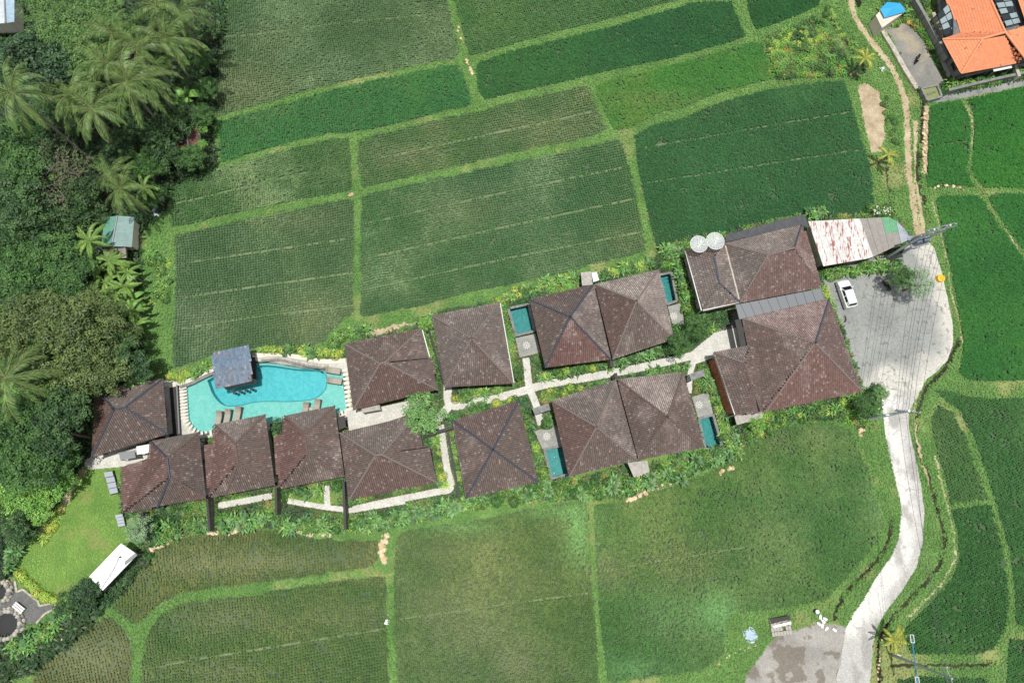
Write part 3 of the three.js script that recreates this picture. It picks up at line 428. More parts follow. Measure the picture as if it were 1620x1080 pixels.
function villa(label, group, s) {
  let faces = s.faces, hips = s.hips; if (!faces) [faces, hips] = hip(s.c, s.r, s.he, s.hr, s.o); if (s.over) for (const k in s.over) faces[k] = s.over[k];
  return house('villa', label, 'villa', group, { ...s, faces, hips, walls: s.walls || s.c, finial: s.r ? [...s.r[0], s.hr] : null });
}
const GA = 'tiled villas of the resort compound';
const E = 3.1, t4 = (a, b, c, d) => [a, b, c, d];
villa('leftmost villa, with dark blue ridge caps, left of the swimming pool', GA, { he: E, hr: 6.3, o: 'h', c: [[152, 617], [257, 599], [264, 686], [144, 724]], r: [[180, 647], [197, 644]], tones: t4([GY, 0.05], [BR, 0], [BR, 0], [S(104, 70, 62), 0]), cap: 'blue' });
{ // the villa whose left slope runs on lower over a terrace
  const h = 6.2, a = [264, 724, h], b = [268, 755, h], e = E;
  villa('villa with a stepped left eave beside the lawn', GA, { he: E, hr: h, wallH: 2.3, faces: [[[239, 699, e + 0.2], [314, 684, e], a], [[314, 684, e], [324, 787, e], b, a], [[324, 787, e], [194, 812, e - 0.6], b], [a, b, [194, 812, e - 0.6], [191, 739, e - 0.6], [237, 725, e + 0.2], [239, 699, e + 0.2]]],
    hips: [[a, b, 'blue'], [a, [239, 699, e + 0.2], 'blue'], [a, [314, 684, e], 'brown'], [b, [324, 787, e], 'brown'], [b, [194 + 54, 812 - 8, e - 0.4], 'blue']], walls: [[215, 715], [314, 684], [324, 787], [198, 811]], tones: t4([GY, 0], [DB, 0.1], [BR, 0], [S(104, 70, 64), 0]), r: null });
}
for (const [dx, dy, lab] of [[0, 0, 'small villa directly below the row of three pool loungers'], [110, -14, 'small villa below the right half of the pool, dark gap on its left']]) {
  const q = (x, y, h = E) => [x + dx, y + dy, h], h = 5.9, a = q(372, 701, h), b = q(376, 732, h);
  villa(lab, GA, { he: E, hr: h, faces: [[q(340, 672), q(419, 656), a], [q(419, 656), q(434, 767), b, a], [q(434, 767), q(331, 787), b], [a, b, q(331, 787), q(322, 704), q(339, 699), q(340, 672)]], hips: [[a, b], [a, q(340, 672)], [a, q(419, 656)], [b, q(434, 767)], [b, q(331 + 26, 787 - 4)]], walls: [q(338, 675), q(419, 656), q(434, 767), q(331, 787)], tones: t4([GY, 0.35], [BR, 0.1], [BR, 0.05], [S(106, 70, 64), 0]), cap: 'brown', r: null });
}
{ const h = 6.9, a = [594, 720, h], b = [604, 719, h], e = E;
  villa('villa with a notched right eave between two white garden paths', GA, { he: e, hr: h, faces: [[[538, 685, e], [658, 656, e], b, a], [b, [658, 656, e], [668, 706, e], [681, 708, e], [690, 762, e]], [[690, 762, e], [552, 791, e], a, b], [[552, 791, e], [538, 685, e], a]], hips: [[a, b], [a, [538, 685, e]], [b, [658, 656, e]], [b, [690, 762, e]], [a, [552, 791, e]]], walls: [[536, 684], [660, 656], [690, 762], [550, 792]], tones: t4([GY, 0.12], [BR, 0], [S(98, 72, 66), 0.05], [BR, 0.05]), cap: 'pale', r: null }); }
{ const h = 7.0, a = [601, 575, h], b = [609, 573, h], e = E;
  villa('villa with an open terrace room at the right end of the swimming pool', GA, { he: e, hr: h, faces: [[[545, 544, e], [666, 520, e], b, a], [b, [666, 520, e], [677, 567, e], [685, 568, e], [691, 616, e]], [[691, 616, e], [559, 648, e], a, b], [[559, 648, e], [545, 544, e], a]], hips: [[a, b], [a, [545, 544, e]], [b, [666, 520, e]], [b, [691, 616, e]], [a, [559, 648, e]]], walls: [[545, 544], [668, 520], [691, 616], [559, 648]], tones: t4([BR, 0.05], [BR, 0.1], [S(100, 72, 64), 0], [BR, 0]), cap: 'pale', gutters: [[[668, 522], [680, 566]]], r: null }); }
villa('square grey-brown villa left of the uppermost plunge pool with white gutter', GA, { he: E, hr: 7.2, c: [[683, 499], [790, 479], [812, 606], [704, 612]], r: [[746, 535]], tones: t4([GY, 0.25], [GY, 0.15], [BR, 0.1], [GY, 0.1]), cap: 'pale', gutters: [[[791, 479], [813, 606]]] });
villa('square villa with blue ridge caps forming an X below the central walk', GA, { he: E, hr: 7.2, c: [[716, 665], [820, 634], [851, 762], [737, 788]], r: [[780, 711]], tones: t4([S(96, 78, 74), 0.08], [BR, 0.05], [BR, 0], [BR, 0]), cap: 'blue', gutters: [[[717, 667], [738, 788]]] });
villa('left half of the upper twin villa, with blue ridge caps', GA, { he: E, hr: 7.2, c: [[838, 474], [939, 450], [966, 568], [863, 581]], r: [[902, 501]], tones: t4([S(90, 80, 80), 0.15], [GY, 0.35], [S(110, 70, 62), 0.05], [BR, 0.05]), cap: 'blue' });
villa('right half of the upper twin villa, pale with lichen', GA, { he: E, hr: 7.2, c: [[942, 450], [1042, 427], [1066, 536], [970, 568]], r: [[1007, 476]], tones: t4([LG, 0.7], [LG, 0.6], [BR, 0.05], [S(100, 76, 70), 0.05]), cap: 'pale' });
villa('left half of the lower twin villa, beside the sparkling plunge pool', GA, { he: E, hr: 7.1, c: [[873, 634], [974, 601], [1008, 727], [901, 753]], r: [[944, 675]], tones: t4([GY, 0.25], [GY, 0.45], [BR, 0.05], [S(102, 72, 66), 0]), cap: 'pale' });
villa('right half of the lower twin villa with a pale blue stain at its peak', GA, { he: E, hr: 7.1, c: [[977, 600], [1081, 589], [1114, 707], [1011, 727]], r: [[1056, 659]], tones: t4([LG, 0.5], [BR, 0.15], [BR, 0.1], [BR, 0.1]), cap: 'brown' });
{ // the two large service buildings at the car park
  const e = 3.3, h = 6.6, lo = 4.4, a = [1215, 403, h], b = [1257, 392, h], r0 = [1130, 406, lo], r1 = [1138, 447, lo], v = [1171, 478, e], TLc = [1084, 395, e], TM = [1147, 385, e];
  house('reception_building', 'large tiled building under the two satellite dishes', 'building', null, { he: e, faces: [[TM, [1268, 356, e], b, a], [[1268, 356, e], [1278, 370, e], [1301, 454, e], b], [[1301, 454, e], v, a, b], [TM, a, v], [r0, TM, v, r1], [TLc, r0, r1, v, [1110, 491, e]], [TLc, TM, r0]], hips: [[a, b, 'pale'], [a, TM, 'pale'], [b, [1268, 356, e], 'blue'], [a, v, 'pale'], [r0, r1, 'blue'], [r1, v, 'blue'], [r0, TLc, 'brown']], walls: [[1084, 395], [1270, 357], [1301, 454], [1110, 491]], inset: 1.2,
    tones: [[LG, 0.35], [S(120, 88, 84), 0.2], [S(108, 78, 72), 0.1], [GY, 0.1], [GY, 0.3], [GY, 0.25], [GY, 0.2]], gutters: [[TLc, [1110, 491]], [[1112, 491], v]] });
  const H = 7.6, ap = [1290, 542, H], q = [1177, 573, 4.7], q2 = [1190, 612, 4.7];
  house('lobby_building', 'largest tiled building beside the concrete car park with the white car', 'building', null, { he: e, faces: [[[1174, 503, e], [1312, 473, e], ap], [[1312, 473, e], [1364, 619, e], ap], [[1364, 619, e], [1205, 652, e], ap], [ap, [1205, 652, e], [1174, 503, e]], [q, q2, [1205, 652, e], [1163, 657, e], [1130, 557, e]], [[1130, 557, e], [1185, 547, e + 0.1], q], [q, [1185, 547, e + 0.1], [1210, 560, e + 0.1], [1220, 640, e + 0.1], [1205, 652, e], q2]], hips: [[ap, [1174, 503, e], 'pale'], [ap, [1312, 473, e], 'blue'], [ap, [1364, 619, e], 'pale'], [ap, [1213, 650, e], 'pale'], [q, q2, 'brown'], [q, [1130, 557, e], 'pale'], [q2, [1205, 652, e], 'brown']], walls: [[1176, 503], [1312, 473], [1364, 619], [1163, 656], [1130, 557], [1182, 548]], inset: 1.0,
    tones: [[S(150, 122, 120), 0.45], [S(104, 80, 78), 0.05], [S(112, 74, 66), 0.03], [S(96, 76, 70), 0.1], [S(94, 78, 72), 0.15], [GY, 0.4], [S(96, 76, 70), 0.1]], gutters: [[[1130, 557], [1163, 656]]], finial: ap });
}
// brick-red side wall under the gutter of the lobby, built course by course
{ const A = at(1132, 566, 2.9), B = at(1161, 652, 2.9), L = A.distanceTo(B), t = thing('brick_wall', V(A.x, 0, A.z), 'red brick wall along the left side of the lobby building', 'wall'), g = mulberry(61), bg = rbox(0.42, 0.17, 0.14, 0, 0, 0, 0.012); bg.deleteAttribute('uv');
  const d = V(B.x - A.x, 0, B.z - A.z).normalize(), ry = -Math.atan2(d.z, d.x), nrm = V(-d.z, 0, d.x); if (nrm.x > 0) nrm.negate(); const list = [];
  mesh('wall_core', rel(merge([bar(V(A.x, 0, A.z), V(B.x, 0, B.z), 0.01)]), V(A.x, 0, A.z)), M.plinth, t);
  mesh('core', box(L, 2.9, 0.16, L / 2, 1.45, 0).rotateY(ry), M.plinth, t);
  for (let k = 0; k < 15; k++) for (let s = (k % 2) * 0.22 + 0.22; s < L; s += 0.44) list.push([mat4(d.clone().multiplyScalar(s).addScaledVector(nrm, 0.09).setY(0.12 + k * 0.19), ry, 1), mix3(S(140, 78, 58), S(186, 116, 84), g()).map(v => v * (0.85 + 0.3 * g()))]);
  instanced('bricks', bg, M.tile, list, t); t.remove(t.children.find(c => c.name === 'wall_core'));
  mesh('coping', box(L, 0.12, 0.34, L / 2, 2.96, 0).rotateY(ry), M.plinth, t); }
// flat dark roof strip behind the reception, glazed passage roof between the two buildings
const lid = (pts, h, th) => { const P = pts.map(p => at(p[0], p[1], p[2] ?? h)); return prism3(P, th); };
const center = (pts, h = 0) => { const o = V(0, 0, 0); pts.forEach(p => o.add(at(p[0], p[1], p[2] ?? h))); o.multiplyScalar(1 / pts.length); o.y = 0; return o; };
function canopy(name, label, category, pts, h, th, mat, postMat = M.steel, pr = 0.05) {
  const o = center(pts, h), t = thing(name, o, label, category); ROOFS.push(xz(pts, h));
  mesh('roof_panel', rel(uvPlan(lid(pts, h, th)), o), mat, t);
  pts.forEach(p => { const q = at(p[0], p[1], p[2] ?? h); q.lerp(V(o.x, q.y, o.z), 0.06); mesh('post', rel(bar(V(q.x, -0.2, q.z), V(q.x, q.y - th * 0.5, q.z), pr, 8), o), postMat, t); });
  return [t, o];
}
{ canopy('flat_roof', 'dark grey flat roof strip behind the building with the satellite dishes', 'roof', [[1147, 383], [1150, 371], [1215, 354], [1240, 346], [1274, 340], [1282, 361], [1268, 356], [1215, 368]], 3.0, 0.14, mottled([66, 68, 72], [88, 88, 92], 0.8, 0.3));
  const G = [[1164, 482], [1300, 456], [1306, 473], [1182, 502], [1170, 505]]; structure('passage_floor', uvPlan(slab(xz([[1128, 494], [1172, 484], [1300, 458], [1306, 476], [1182, 506], [1168, 520], [1134, 526]]), 0.1, 0.35)), mottled([112, 106, 110], [140, 132, 134], 0.8, 0.4));
  const [t, o] = canopy('passage_roof', 'pale grey translucent roof between the two large tiled buildings', 'roof', G, 3.5, 0.03, new THREE.MeshPhysicalMaterial({ color: C(S(150, 154, 160)), roughness: 0.4, transmission: 0.45, thickness: 0 }));
  for (let i = 0; i <= 9; i++) { const A = at(1172 + i * 14.2, 480 - i * 2.6, 3.56), B = at(1183 + i * 13.6, 503 - i * 3.2, 3.56); mesh('rafter', rel(bar(A, B, 0.035, 6), o), M.grey, t); }
  const p = [[1140, 510], [1162, 505], [1170, 545], [1160, 549]]; canopy('porch_roof', 'small dark porch roof over the entrance gap', 'roof', [[1163, 506], [1172, 504], [1181, 546], [1172, 549]], 3.3, 0.15, M.darkwood, M.darkwood);
}
// ---------------------------------------------------------------- swimming pool
function ringWall(P, top, bot, o) { const pos = [], n = P.length; for (let i = 0; i < n; i++) { const a = P[i], b = P[(i + 1) % n]; pos.push(a[0], top, a[1], b[0], bot, b[1], b[0], top, b[1], a[0], top, a[1], a[0], bot, a[1], b[0], bot, b[1]); } return rel(rawGeo(pos), o); }
function flat(P, y, o, hole) { const s = shapeOf(P); if (hole) s.holes.push(shapeOf(hole)); const g = new THREE.ShapeGeometry(s, 1).rotateX(-Math.PI / 2).translate(0, y, 0); return rel(uvPlan(g), o); }
const poolTile = (a, b) => { const t = dataTex(256, 256, (i, j) => { const gx = i % 16 === 0 || j % 16 === 0; const h = HT[((i >> 4) * 977 + (j >> 4) * 3571) & 65535]; return mix3(a, b, gx ? 0.9 : h * 0.55 + 0.3 * (fbm(i / 30, j / 30, 3) - 0.3)); }); t.repeat.set(0.2, 0.2); return new THREE.MeshStandardMaterial({ map: t, roughness: 0.5, side: THREE.DoubleSide }); };
const shelfTile = poolTile([142, 198, 188], [186, 220, 210]), deepTile = poolTile([84, 182, 194], [136, 212, 216]), plungeTile = poolTile([36, 118, 118], [82, 160, 156]);
const ripple = lumpy.clone(); { const t = dataTex(256, 256, (i, j) => { const f = (x, y) => Math.abs(fbm(x, y, 3) - 0.5) * 2; const v = 255 * f(i / 14, j / 14); return [v, v, v]; }, false); t.repeat.set(0.45, 0.45); M.water = new THREE.MeshPhysicalMaterial({ color: C(S(214, 244, 244)), roughness: 0.03, transmission: 1, thickness: 0, ior: 1.33, bumpMap: t, bumpScale: 0.11 }); }
{
  const P = curve(xz([...POOL, POOL[0]]), 70).slice(0, -1), D = curve(xz([...DEEP, DEEP[0]]), 60).slice(0, -1), o = center(POOL);
  const t = thing('swimming_pool', o, 'large free-form turquoise swimming pool with a pale shallow shelf', 'swimming pool');
  mesh('shallow_floor', flat(P, -0.38, o, D), shelfTile, t); mesh('deep_floor', flat(D, -1.5, o), deepTile, t); mesh('deep_wall', uvPlan(ringWall(D, -0.38, -1.5, o)), deepTile, t); mesh('pool_wall', uvPlan(ringWall(P, 0.08, -0.38, o)), shelfTile, t);
  mesh('deep_edge', rel(tube(D.concat([D[0]]).map(p => V(p[0], -0.37, p[1])), 0.06, 160, 6), o), std(S(90, 150, 158), 0.6), t);
  mesh('water', flat(P, -0.08, o), M.water, t);
  // white coping planks, each its own
  const put = (x, y, dx, dy, w, l) => { const c = at(x, y, 0.1), e = at(x + dx, y + dy, 0.1), ry = -Math.atan2(e.z - c.z, e.x - c.x); mesh('coping_stone', rel(rbox(l, 0.1, w, c.x, 0.07, c.z, 0.02, ry), o), M.plankStone || (M.plankStone = mottled([206, 200, 186], [232, 226, 214], 0.8, 0.4)), t); };
  for (let i = 0; i < 10; i++) put(288.5 + i * 0.35, 614 + i * 5.2, 10, -2, 0.27, 1.0);
  [[294, 666, 10, -6], [297, 671, 10, -9], [301, 676, 8, -11], [306, 681, 6, -12], [312, 685, 3, -12], [319, 686.5, -2, -12], [326, 686, -2, -12], [333, 684.5, -2, -12], [340, 683, -2, -12]].forEach(a => put(a[0], a[1], a[2], a[3], 0.3, 0.75));
  for (let i = 0; i < 10; i++) put(547 + i * 0.65, 585 + i * 6.9, 10, -2, 0.42, 0.95);
  for (let i = 0; i < 4; i++) put(530 + i * 5.5, 656 - i * 1.2, 2, 10, 0.3, 0.8);
  // raised wall along the upper side with a pale top
  const top = curve(xz([[412, 569], [440, 567], [470, 573], [500, 579], [518, 580]], 0.4), 30); mesh('raised_edge', rel(uvPlan(slab(ribbon(top, 0.62), 0.4, 0.7)), o), M.greystone, t); mesh('raised_edge_top', rel(uvPlan(slab(ribbon(top.map(p => [p[0], p[1] - 0.12]), 0.3), 0.46, 0.06)), o), M.stone, t);
  const tl = curve(xz([[284, 612], [302, 606], [322, 596], [338, 589]], 0.3), 20); mesh('raised_edge', rel(uvPlan(slab(ribbon(tl, 0.4), 0.3, 0.6)), o), M.greystone, t);
  const wp = curve(xz([[258, 611], [282, 607], [303, 601], [326, 590], [340, 584]]), 24), wp2 = curve(xz([[400, 561], [418, 563], [446, 562], [480, 566], [516, 572], [546, 571]]), 24);
  structure('pool_walk', uvPlan(slab(ribbon(wp, 0.62), 0.12, 0.4)), M.plankStone); structure('pool_walk', uvPlan(slab(ribbon(wp2, 0.6), 0.12, 0.4)), M.plankStone);
  structure('dark_deck', uvPlan(slab(xz([[262, 611], [280, 607], [284, 684], [306, 700], [268, 700]]), 0.1, 0.4)), M.darkwood);
  { const a = at(279, 609, 0.6), b = at(283, 686, 0.6); const w = thing('pool_screen_wall', V(a.x, 0, a.z), 'thin dark grey wall between the dark deck and the pool planks', 'wall'); mesh('wall', rel(bar(a, b, 0.12, 4).scale(1, 1, 1), V(a.x, 0, a.z)), M.grey, w); mesh('footing', rel(slab(ribbon([[a.x, a.z], [b.x, b.z]], 0.16), 0.55, 0.55), V(a.x, 0, a.z)), M.dark, w); }
}
PLUNGE.forEach((p, i) => {
  const lab = ['dark teal plunge pool between the grey villa and the upper twin villa', 'narrow teal plunge pool at the right end of the upper twin villa', 'plunge pool with bright sun sparkle left of the lower twin villa', 'narrow teal plunge pool at the right end of the lower twin villa'][i];
  const P = xz(p), o = center(p), t = thing('plunge_pool', o, lab, 'plunge pool', 'plunge pools of the villas');
  mesh('pool_floor', flat(P, -1.2, o), plungeTile, t); mesh('pool_wall', uvPlan(ringWall(P, 0.06, -1.2, o)), plungeTile, t); mesh('water', flat(P, -0.06, o), M.water, t);
  const c = []; P.forEach((a, k) => { const b = P[(k + 1) % P.length]; c.push(slab(ribbon([a, b], 0.34), 0.19 + 0.003 * k, 0.5)); }); mesh('coping', rel(uvPlan(merge(c)), o), M.greystone, t);
});
// pale flower mosaics set into the decks
[[833, 546], [865, 690], [1106, 640], [1066, 500]].forEach(([x, y], i) => {
  const c = at(x, y, 0.17), o = V(c.x, 0.17, c.z), t = thing('flower_inlay', o, ['pale flower mosaic on the deck below the uppermost plunge pool', 'pale flower mosaic on the deck above the sparkling plunge pool', 'pale flower mosaic on the deck above the lower right plunge pool', 'pale flower mosaic on the deck below the upper right plunge pool'][i], 'mosaic', 'flower mosaics on the pool decks'), pm = M.inlay || (M.inlay = std(S(204, 202, 194), 0.7)); t.scale.setScalar(0.85);
  mesh('flower_centre', cyl(0.18, 0.16, 0.03, 0, 0, 0, 14), pm, t);
  for (let k = 0; k < 10; k++) { const a = k / 10 * 6.283; mesh('petal', new THREE.SphereGeometry(1, 8, 5).scale(0.24, 0.02, 0.1).translate(0.45, 0.012, 0).rotateY(a), pm, t); }
});
// the pool bar: shingled roof on posts with counter and stools
{
  const R4 = [[335, 560, 3.5], [394, 547, 3.5], [399, 602, 3.1], [341, 615, 3.1]], o = center(R4), t = thing('pool_bar', o, 'pool bar pavilion with a blue-grey shingled roof standing in the water', 'pavilion'); ROOFS.push(xz(R4, 3.3));
  const P = P3(R4), top = P[0].clone().lerp(P[3], 0.5), top2 = P[1].clone().lerp(P[2], 0.5); top.y = top2.y = 3.36; const roof = mesh('roof', rel(merge([prism3([P[0], P[1], top2, top], 0.14), prism3([top, top2, P[2], P[3]], 0.14)]), o), M.darkwood, t);
  coverFace([P[0], P[1], top2, top], S(92, 108, 126), 0, shingleGeo, M.tile, roof, o, 0.31, 0.3, 71, 0.12, 'shingles'); coverFace([top, top2, P[2], P[3]], S(98, 110, 124), 0, shingleGeo, M.tile, roof, o, 0.31, 0.3, 72, 0.2, 'shingles');
  const G = R4.map(p => { const v = at(p[0], p[1], p[2]); return V(o.x + (v.x - o.x) * 0.82, 0, o.z + (v.z - o.z) * 0.82); });
  G.forEach(q => mesh('post', rel(bar(V(q.x, -0.6, q.z), V(q.x, 3.3, q.z), 0.11, 8), o), M.wood, t));
  const cA = G[3].clone(), cB = G[2].clone(); cA.y = cB.y = 0; mesh('bar_counter', rel(merge([slab(ribbon([[cA.x, cA.z], [cB.x, cB.z]], 0.6), 1.0, 0.08), slab(ribbon([[cA.x, cA.z - 0.1], [cB.x, cB.z - 0.1]], 0.3), 0.92, 1.4)]), o), M.greystone, t);
  mesh('platform', rel(uvPlan(slab(G.map(q => [q.x, q.z]), 0.06, 0.5)), o), M.darkwood, t);
  for (let i = 0; i < 4; i++) { const s = at(372 + i * 9, 622 - i * 2, 0); const st = thing('bar_stool', V(s.x, -0.38, s.z), ['leftmost', 'second from left', 'third from left', 'rightmost'][i] + ' of the four round dark bar stools at the pool bar counter', 'bar stool', 'stools at the pool bar'); mesh('seat', cyl(0.19, 0.2, 0.06, 0, 0.72, 0, 14), M.dark, st); mesh('leg', cyl(0.05, 0.05, 0.72, 0, 0, 0, 10), M.steel, st); mesh('footplate', cyl(0.2, 0.16, 0.04, 0, 0, 0, 14), M.steel, st); }
}
// sun loungers on the shelf
{
  const wick = mottled([146, 140, 128], [182, 176, 164], 0.85, 2, 0.01); let proto = null;
  const L = [[347, 662, 84, 'brown sun lounger in the pool, leftmost of the row of three'], [361, 659, 84, 'brown sun lounger in the pool, middle of the row of three'], [377, 655, 84, 'brown sun lounger in the pool, rightmost of the row of three'], [484, 648, 82, 'brown sun lounger left of the small pool table'], [502, 643, 82, 'brown sun lounger right of the small pool table'], [528, 587, 172, 'brown sun lounger at the upper right pool edge, nearer the raised wall'], [530, 603, 172, 'brown sun lounger at the right pool edge, the lower of the two']];
  for (const [x, y, deg, lab] of L) {
    let t; const p = at(x, y, 0);
    if (!proto) { t = proto = thing('sun_lounger', p, lab, 'sun lounger', 'sun loungers in the pool'); mesh('frame', merge([rbox(2.0, 0.1, 0.86, 0, 0.28, 0, 0.03), box(0.08, 0.7, 0.08, -0.9, -0.05, 0.36), box(0.08, 0.7, 0.08, -0.9, -0.05, -0.36), box(0.08, 0.7, 0.08, 0.9, -0.05, 0.36), box(0.08, 0.7, 0.08, 0.9, -0.05, -0.36)]), M.wood, t); mesh('mattress', rbox(1.25, 0.12, 0.78, -0.35, 0.4, 0, 0.05), wick, t); mesh('backrest', rbox(0.8, 0.12, 0.78, 0, 0, 0, 0.05).rotateZ(0.6).translate(0.6, 0.6, 0), wick, t); mesh('pillow', rbox(0.3, 0.12, 0.6, 0, 0, 0, 0.05).rotateZ(0.6).translate(0.8, 0.84, 0), std(S(150, 140, 124), 0.9), t); }
    else { t = proto.clone(); t.name = numbered('sun_lounger'); t.userData = { ...proto.userData, label: lab }; scene.add(t); t.position.copy(p); }
    t.rotation.y = deg * Math.PI / 180;
  }
  const s = at(493, 648, 0), t = thing('side_table', V(s.x, -0.38, s.z), 'small square table between two loungers in the pool', 'table'); mesh('tabletop', rbox(0.55, 0.05, 0.5, 0, 0.75, 0, 0.02), M.stone, t); for (const [a, b] of [[1, 1], [1, -1], [-1, 1], [-1, -1]]) mesh('leg', box(0.05, 0.73, 0.05, a * 0.22, 0.365, b * 0.2), M.wood, t);
}
// ---------------------------------------------------------------- walls and small roofs in the compound
function gardenWall(x0, y0, x1, y1, h, w, label, mat = M.greystone) { const a = at(x0, y0, h), b = at(x1, y1, h), o = V((a.x + b.x) / 2, 0, (a.z + b.z) / 2), t = thing('garden_wall', o, label, 'wall', 'garden walls of the villas'); mesh('wall', rel(uvPlan(slab(ribbon([[a.x, a.z], [b.x, b.z]], w), h, h + 0.3)), o), mat, t); mesh('coping', rel(uvPlan(slab(ribbon([[a.x, a.z], [b.x, b.z]], w + 0.08), h + 0.06, 0.058)), o), M.darkwood, t); }
const dk = mottled([84, 78, 72], [116, 108, 100], 0.85, 0.4);
gardenWall(327, 787, 331, 840, 2.2, 0.2, 'dark garden wall under the right corner of the villa beside the lawn', dk);
gardenWall(436, 772, 437, 815, 2.2, 0.2, 'dark garden wall between the two small villas', dk);
gardenWall(543, 762, 546, 838, 2.2, 0.22, 'tall dark garden wall left of the villa with the notched eave', dk);
gardenWall(224, 810, 231, 855, 2.2, 0.18, 'grey garden wall at the corner of the lawn', dk);
gardenWall(708, 684, 727, 790, 2.0, 0.2, 'dark garden wall along the white path left of the villa with the X of blue caps', dk);
gardenWall(678, 520, 702, 604, 1.8, 0.2, 'pale garden wall between the terrace-room villa and the grey villa', M.stone);
gardenWall(668, 690, 716, 676, 2.0, 0.3, 'grey garden wall at the head of the white side path', M.greystone);
gardenWall(965, 552, 969, 580, 2.4, 0.4, 'mossy wall end between the halves of the upper twin villa', mottled([120, 124, 90], [150, 150, 120], 0.9, 0.5));
gardenWall(974, 590, 977, 606, 2.4, 0.3, 'mossy wall end between the halves of the lower twin villa', mottled([120, 124, 90], [150, 150, 120], 0.9, 0.5));
canopy('small_canopy', 'grey flat canopy in the gap between the two leftmost villas', 'canopy', [[187, 716], [212, 712], [214, 724], [190, 728]], 2.3, 0.08, M.grey);
canopy('terrace_canopy', 'white flat roof over the gap right of the leftmost villa', 'canopy', [[215, 706], [238, 702], [239, 716], [216, 719]], 2.4, 0.08, M.white);
canopy('kitchen_canopy', 'pale concrete flat roof below the lobby building left corner', 'canopy', [[1162, 657], [1205, 648], [1207, 661], [1166, 672]], 2.6, 0.12, M.plinth);
canopy('utility_roof', 'pale concrete roof between the halves at the bottom of the lower twin villa', 'canopy', [[993, 732], [1024, 728], [1028, 746], [1003, 755]], 2.2, 0.1, M.plinth);
canopy('shower_roof', 'grey slab roof above the upper twin villa', 'canopy', [[919, 431], [935, 429], [938, 450], [921, 452]], 2.2, 0.1, M.plinth); canopy('tank_roof', 'bright white small roof beside the grey slab above the upper twin villa', 'canopy', [[936, 431], [944, 430], [948, 443], [939, 446]], 2.4, 0.1, M.whitepaint);
canopy('shade_slab', 'pale slab roof beside the first garden bed below the pool villa', 'canopy', [[571, 645], [600, 640], [602, 648], [573, 653]], 2.3, 0.08, M.plinth);
canopy('stone_canopy', 'rough grey stone slab above the deck left of the lower twin villa', 'canopy', [[842, 646], [868, 638], [871, 648], [846, 656]], 2.2, 0.14, M.greystone); canopy('stone_canopy', 'rough grey stone slab above the deck right of the lower twin villa', 'canopy', [[1090, 592], [1114, 584], [1116, 594], [1094, 602]], 2.2, 0.14, M.greystone);
canopy('dark_canopy', 'dark slatted canopy between the small pool villa and the notched villa', 'canopy', [[531, 661], [545, 657], [547, 676], [535, 680]], 2.3, 0.08, M.darkwood);

// ---------------------------------------------------------------- corrugated shed beside the car park, sheet by sheet
function corrSheet(a, b, c, d, rows, lift = 0) {                   // corners of the sheet, corrugations running a->d
  const pos = [], idx = [], n = 24; for (let i = 0; i <= n; i++) { const u = i / n, w = 0.03 * Math.sin(u * Math.PI * 2 * rows) + lift; const p = a.clone().lerp(b, u), q = d.clone().lerp(c, u); pos.push(p.x, p.y + w, p.z, q.x, q.y + w, q.z); }
  for (let i = 0; i < n; i++) { const k = i * 2; idx.push(k, k + 1, k + 2, k + 2, k + 1, k + 3); }
  const g = rawGeo(pos, null, null, idx); return uvPlan(g);
}
const rusty = (base, amount, seed) => { const t = dataTex(256, 256, (i, j) => { const s = fbm(i / 7 + seed * 31, j / 90, 4), b = fbm(i / 26 + seed * 5, j / 40, 3); const m = smooth(0.69, 0.77, s * 0.75 + b * 0.42 + amount); return mix3(mix3(base, base.map(v => v * 0.84), fbm(i / 20, j / 20 + seed, 3)), mix3([128, 52, 40], [160, 84, 62], R()), m); }); t.repeat.set(0.22, 0.22); return new THREE.MeshStandardMaterial({ map: t, roughness: 0.55, side: THREE.DoubleSide }); };
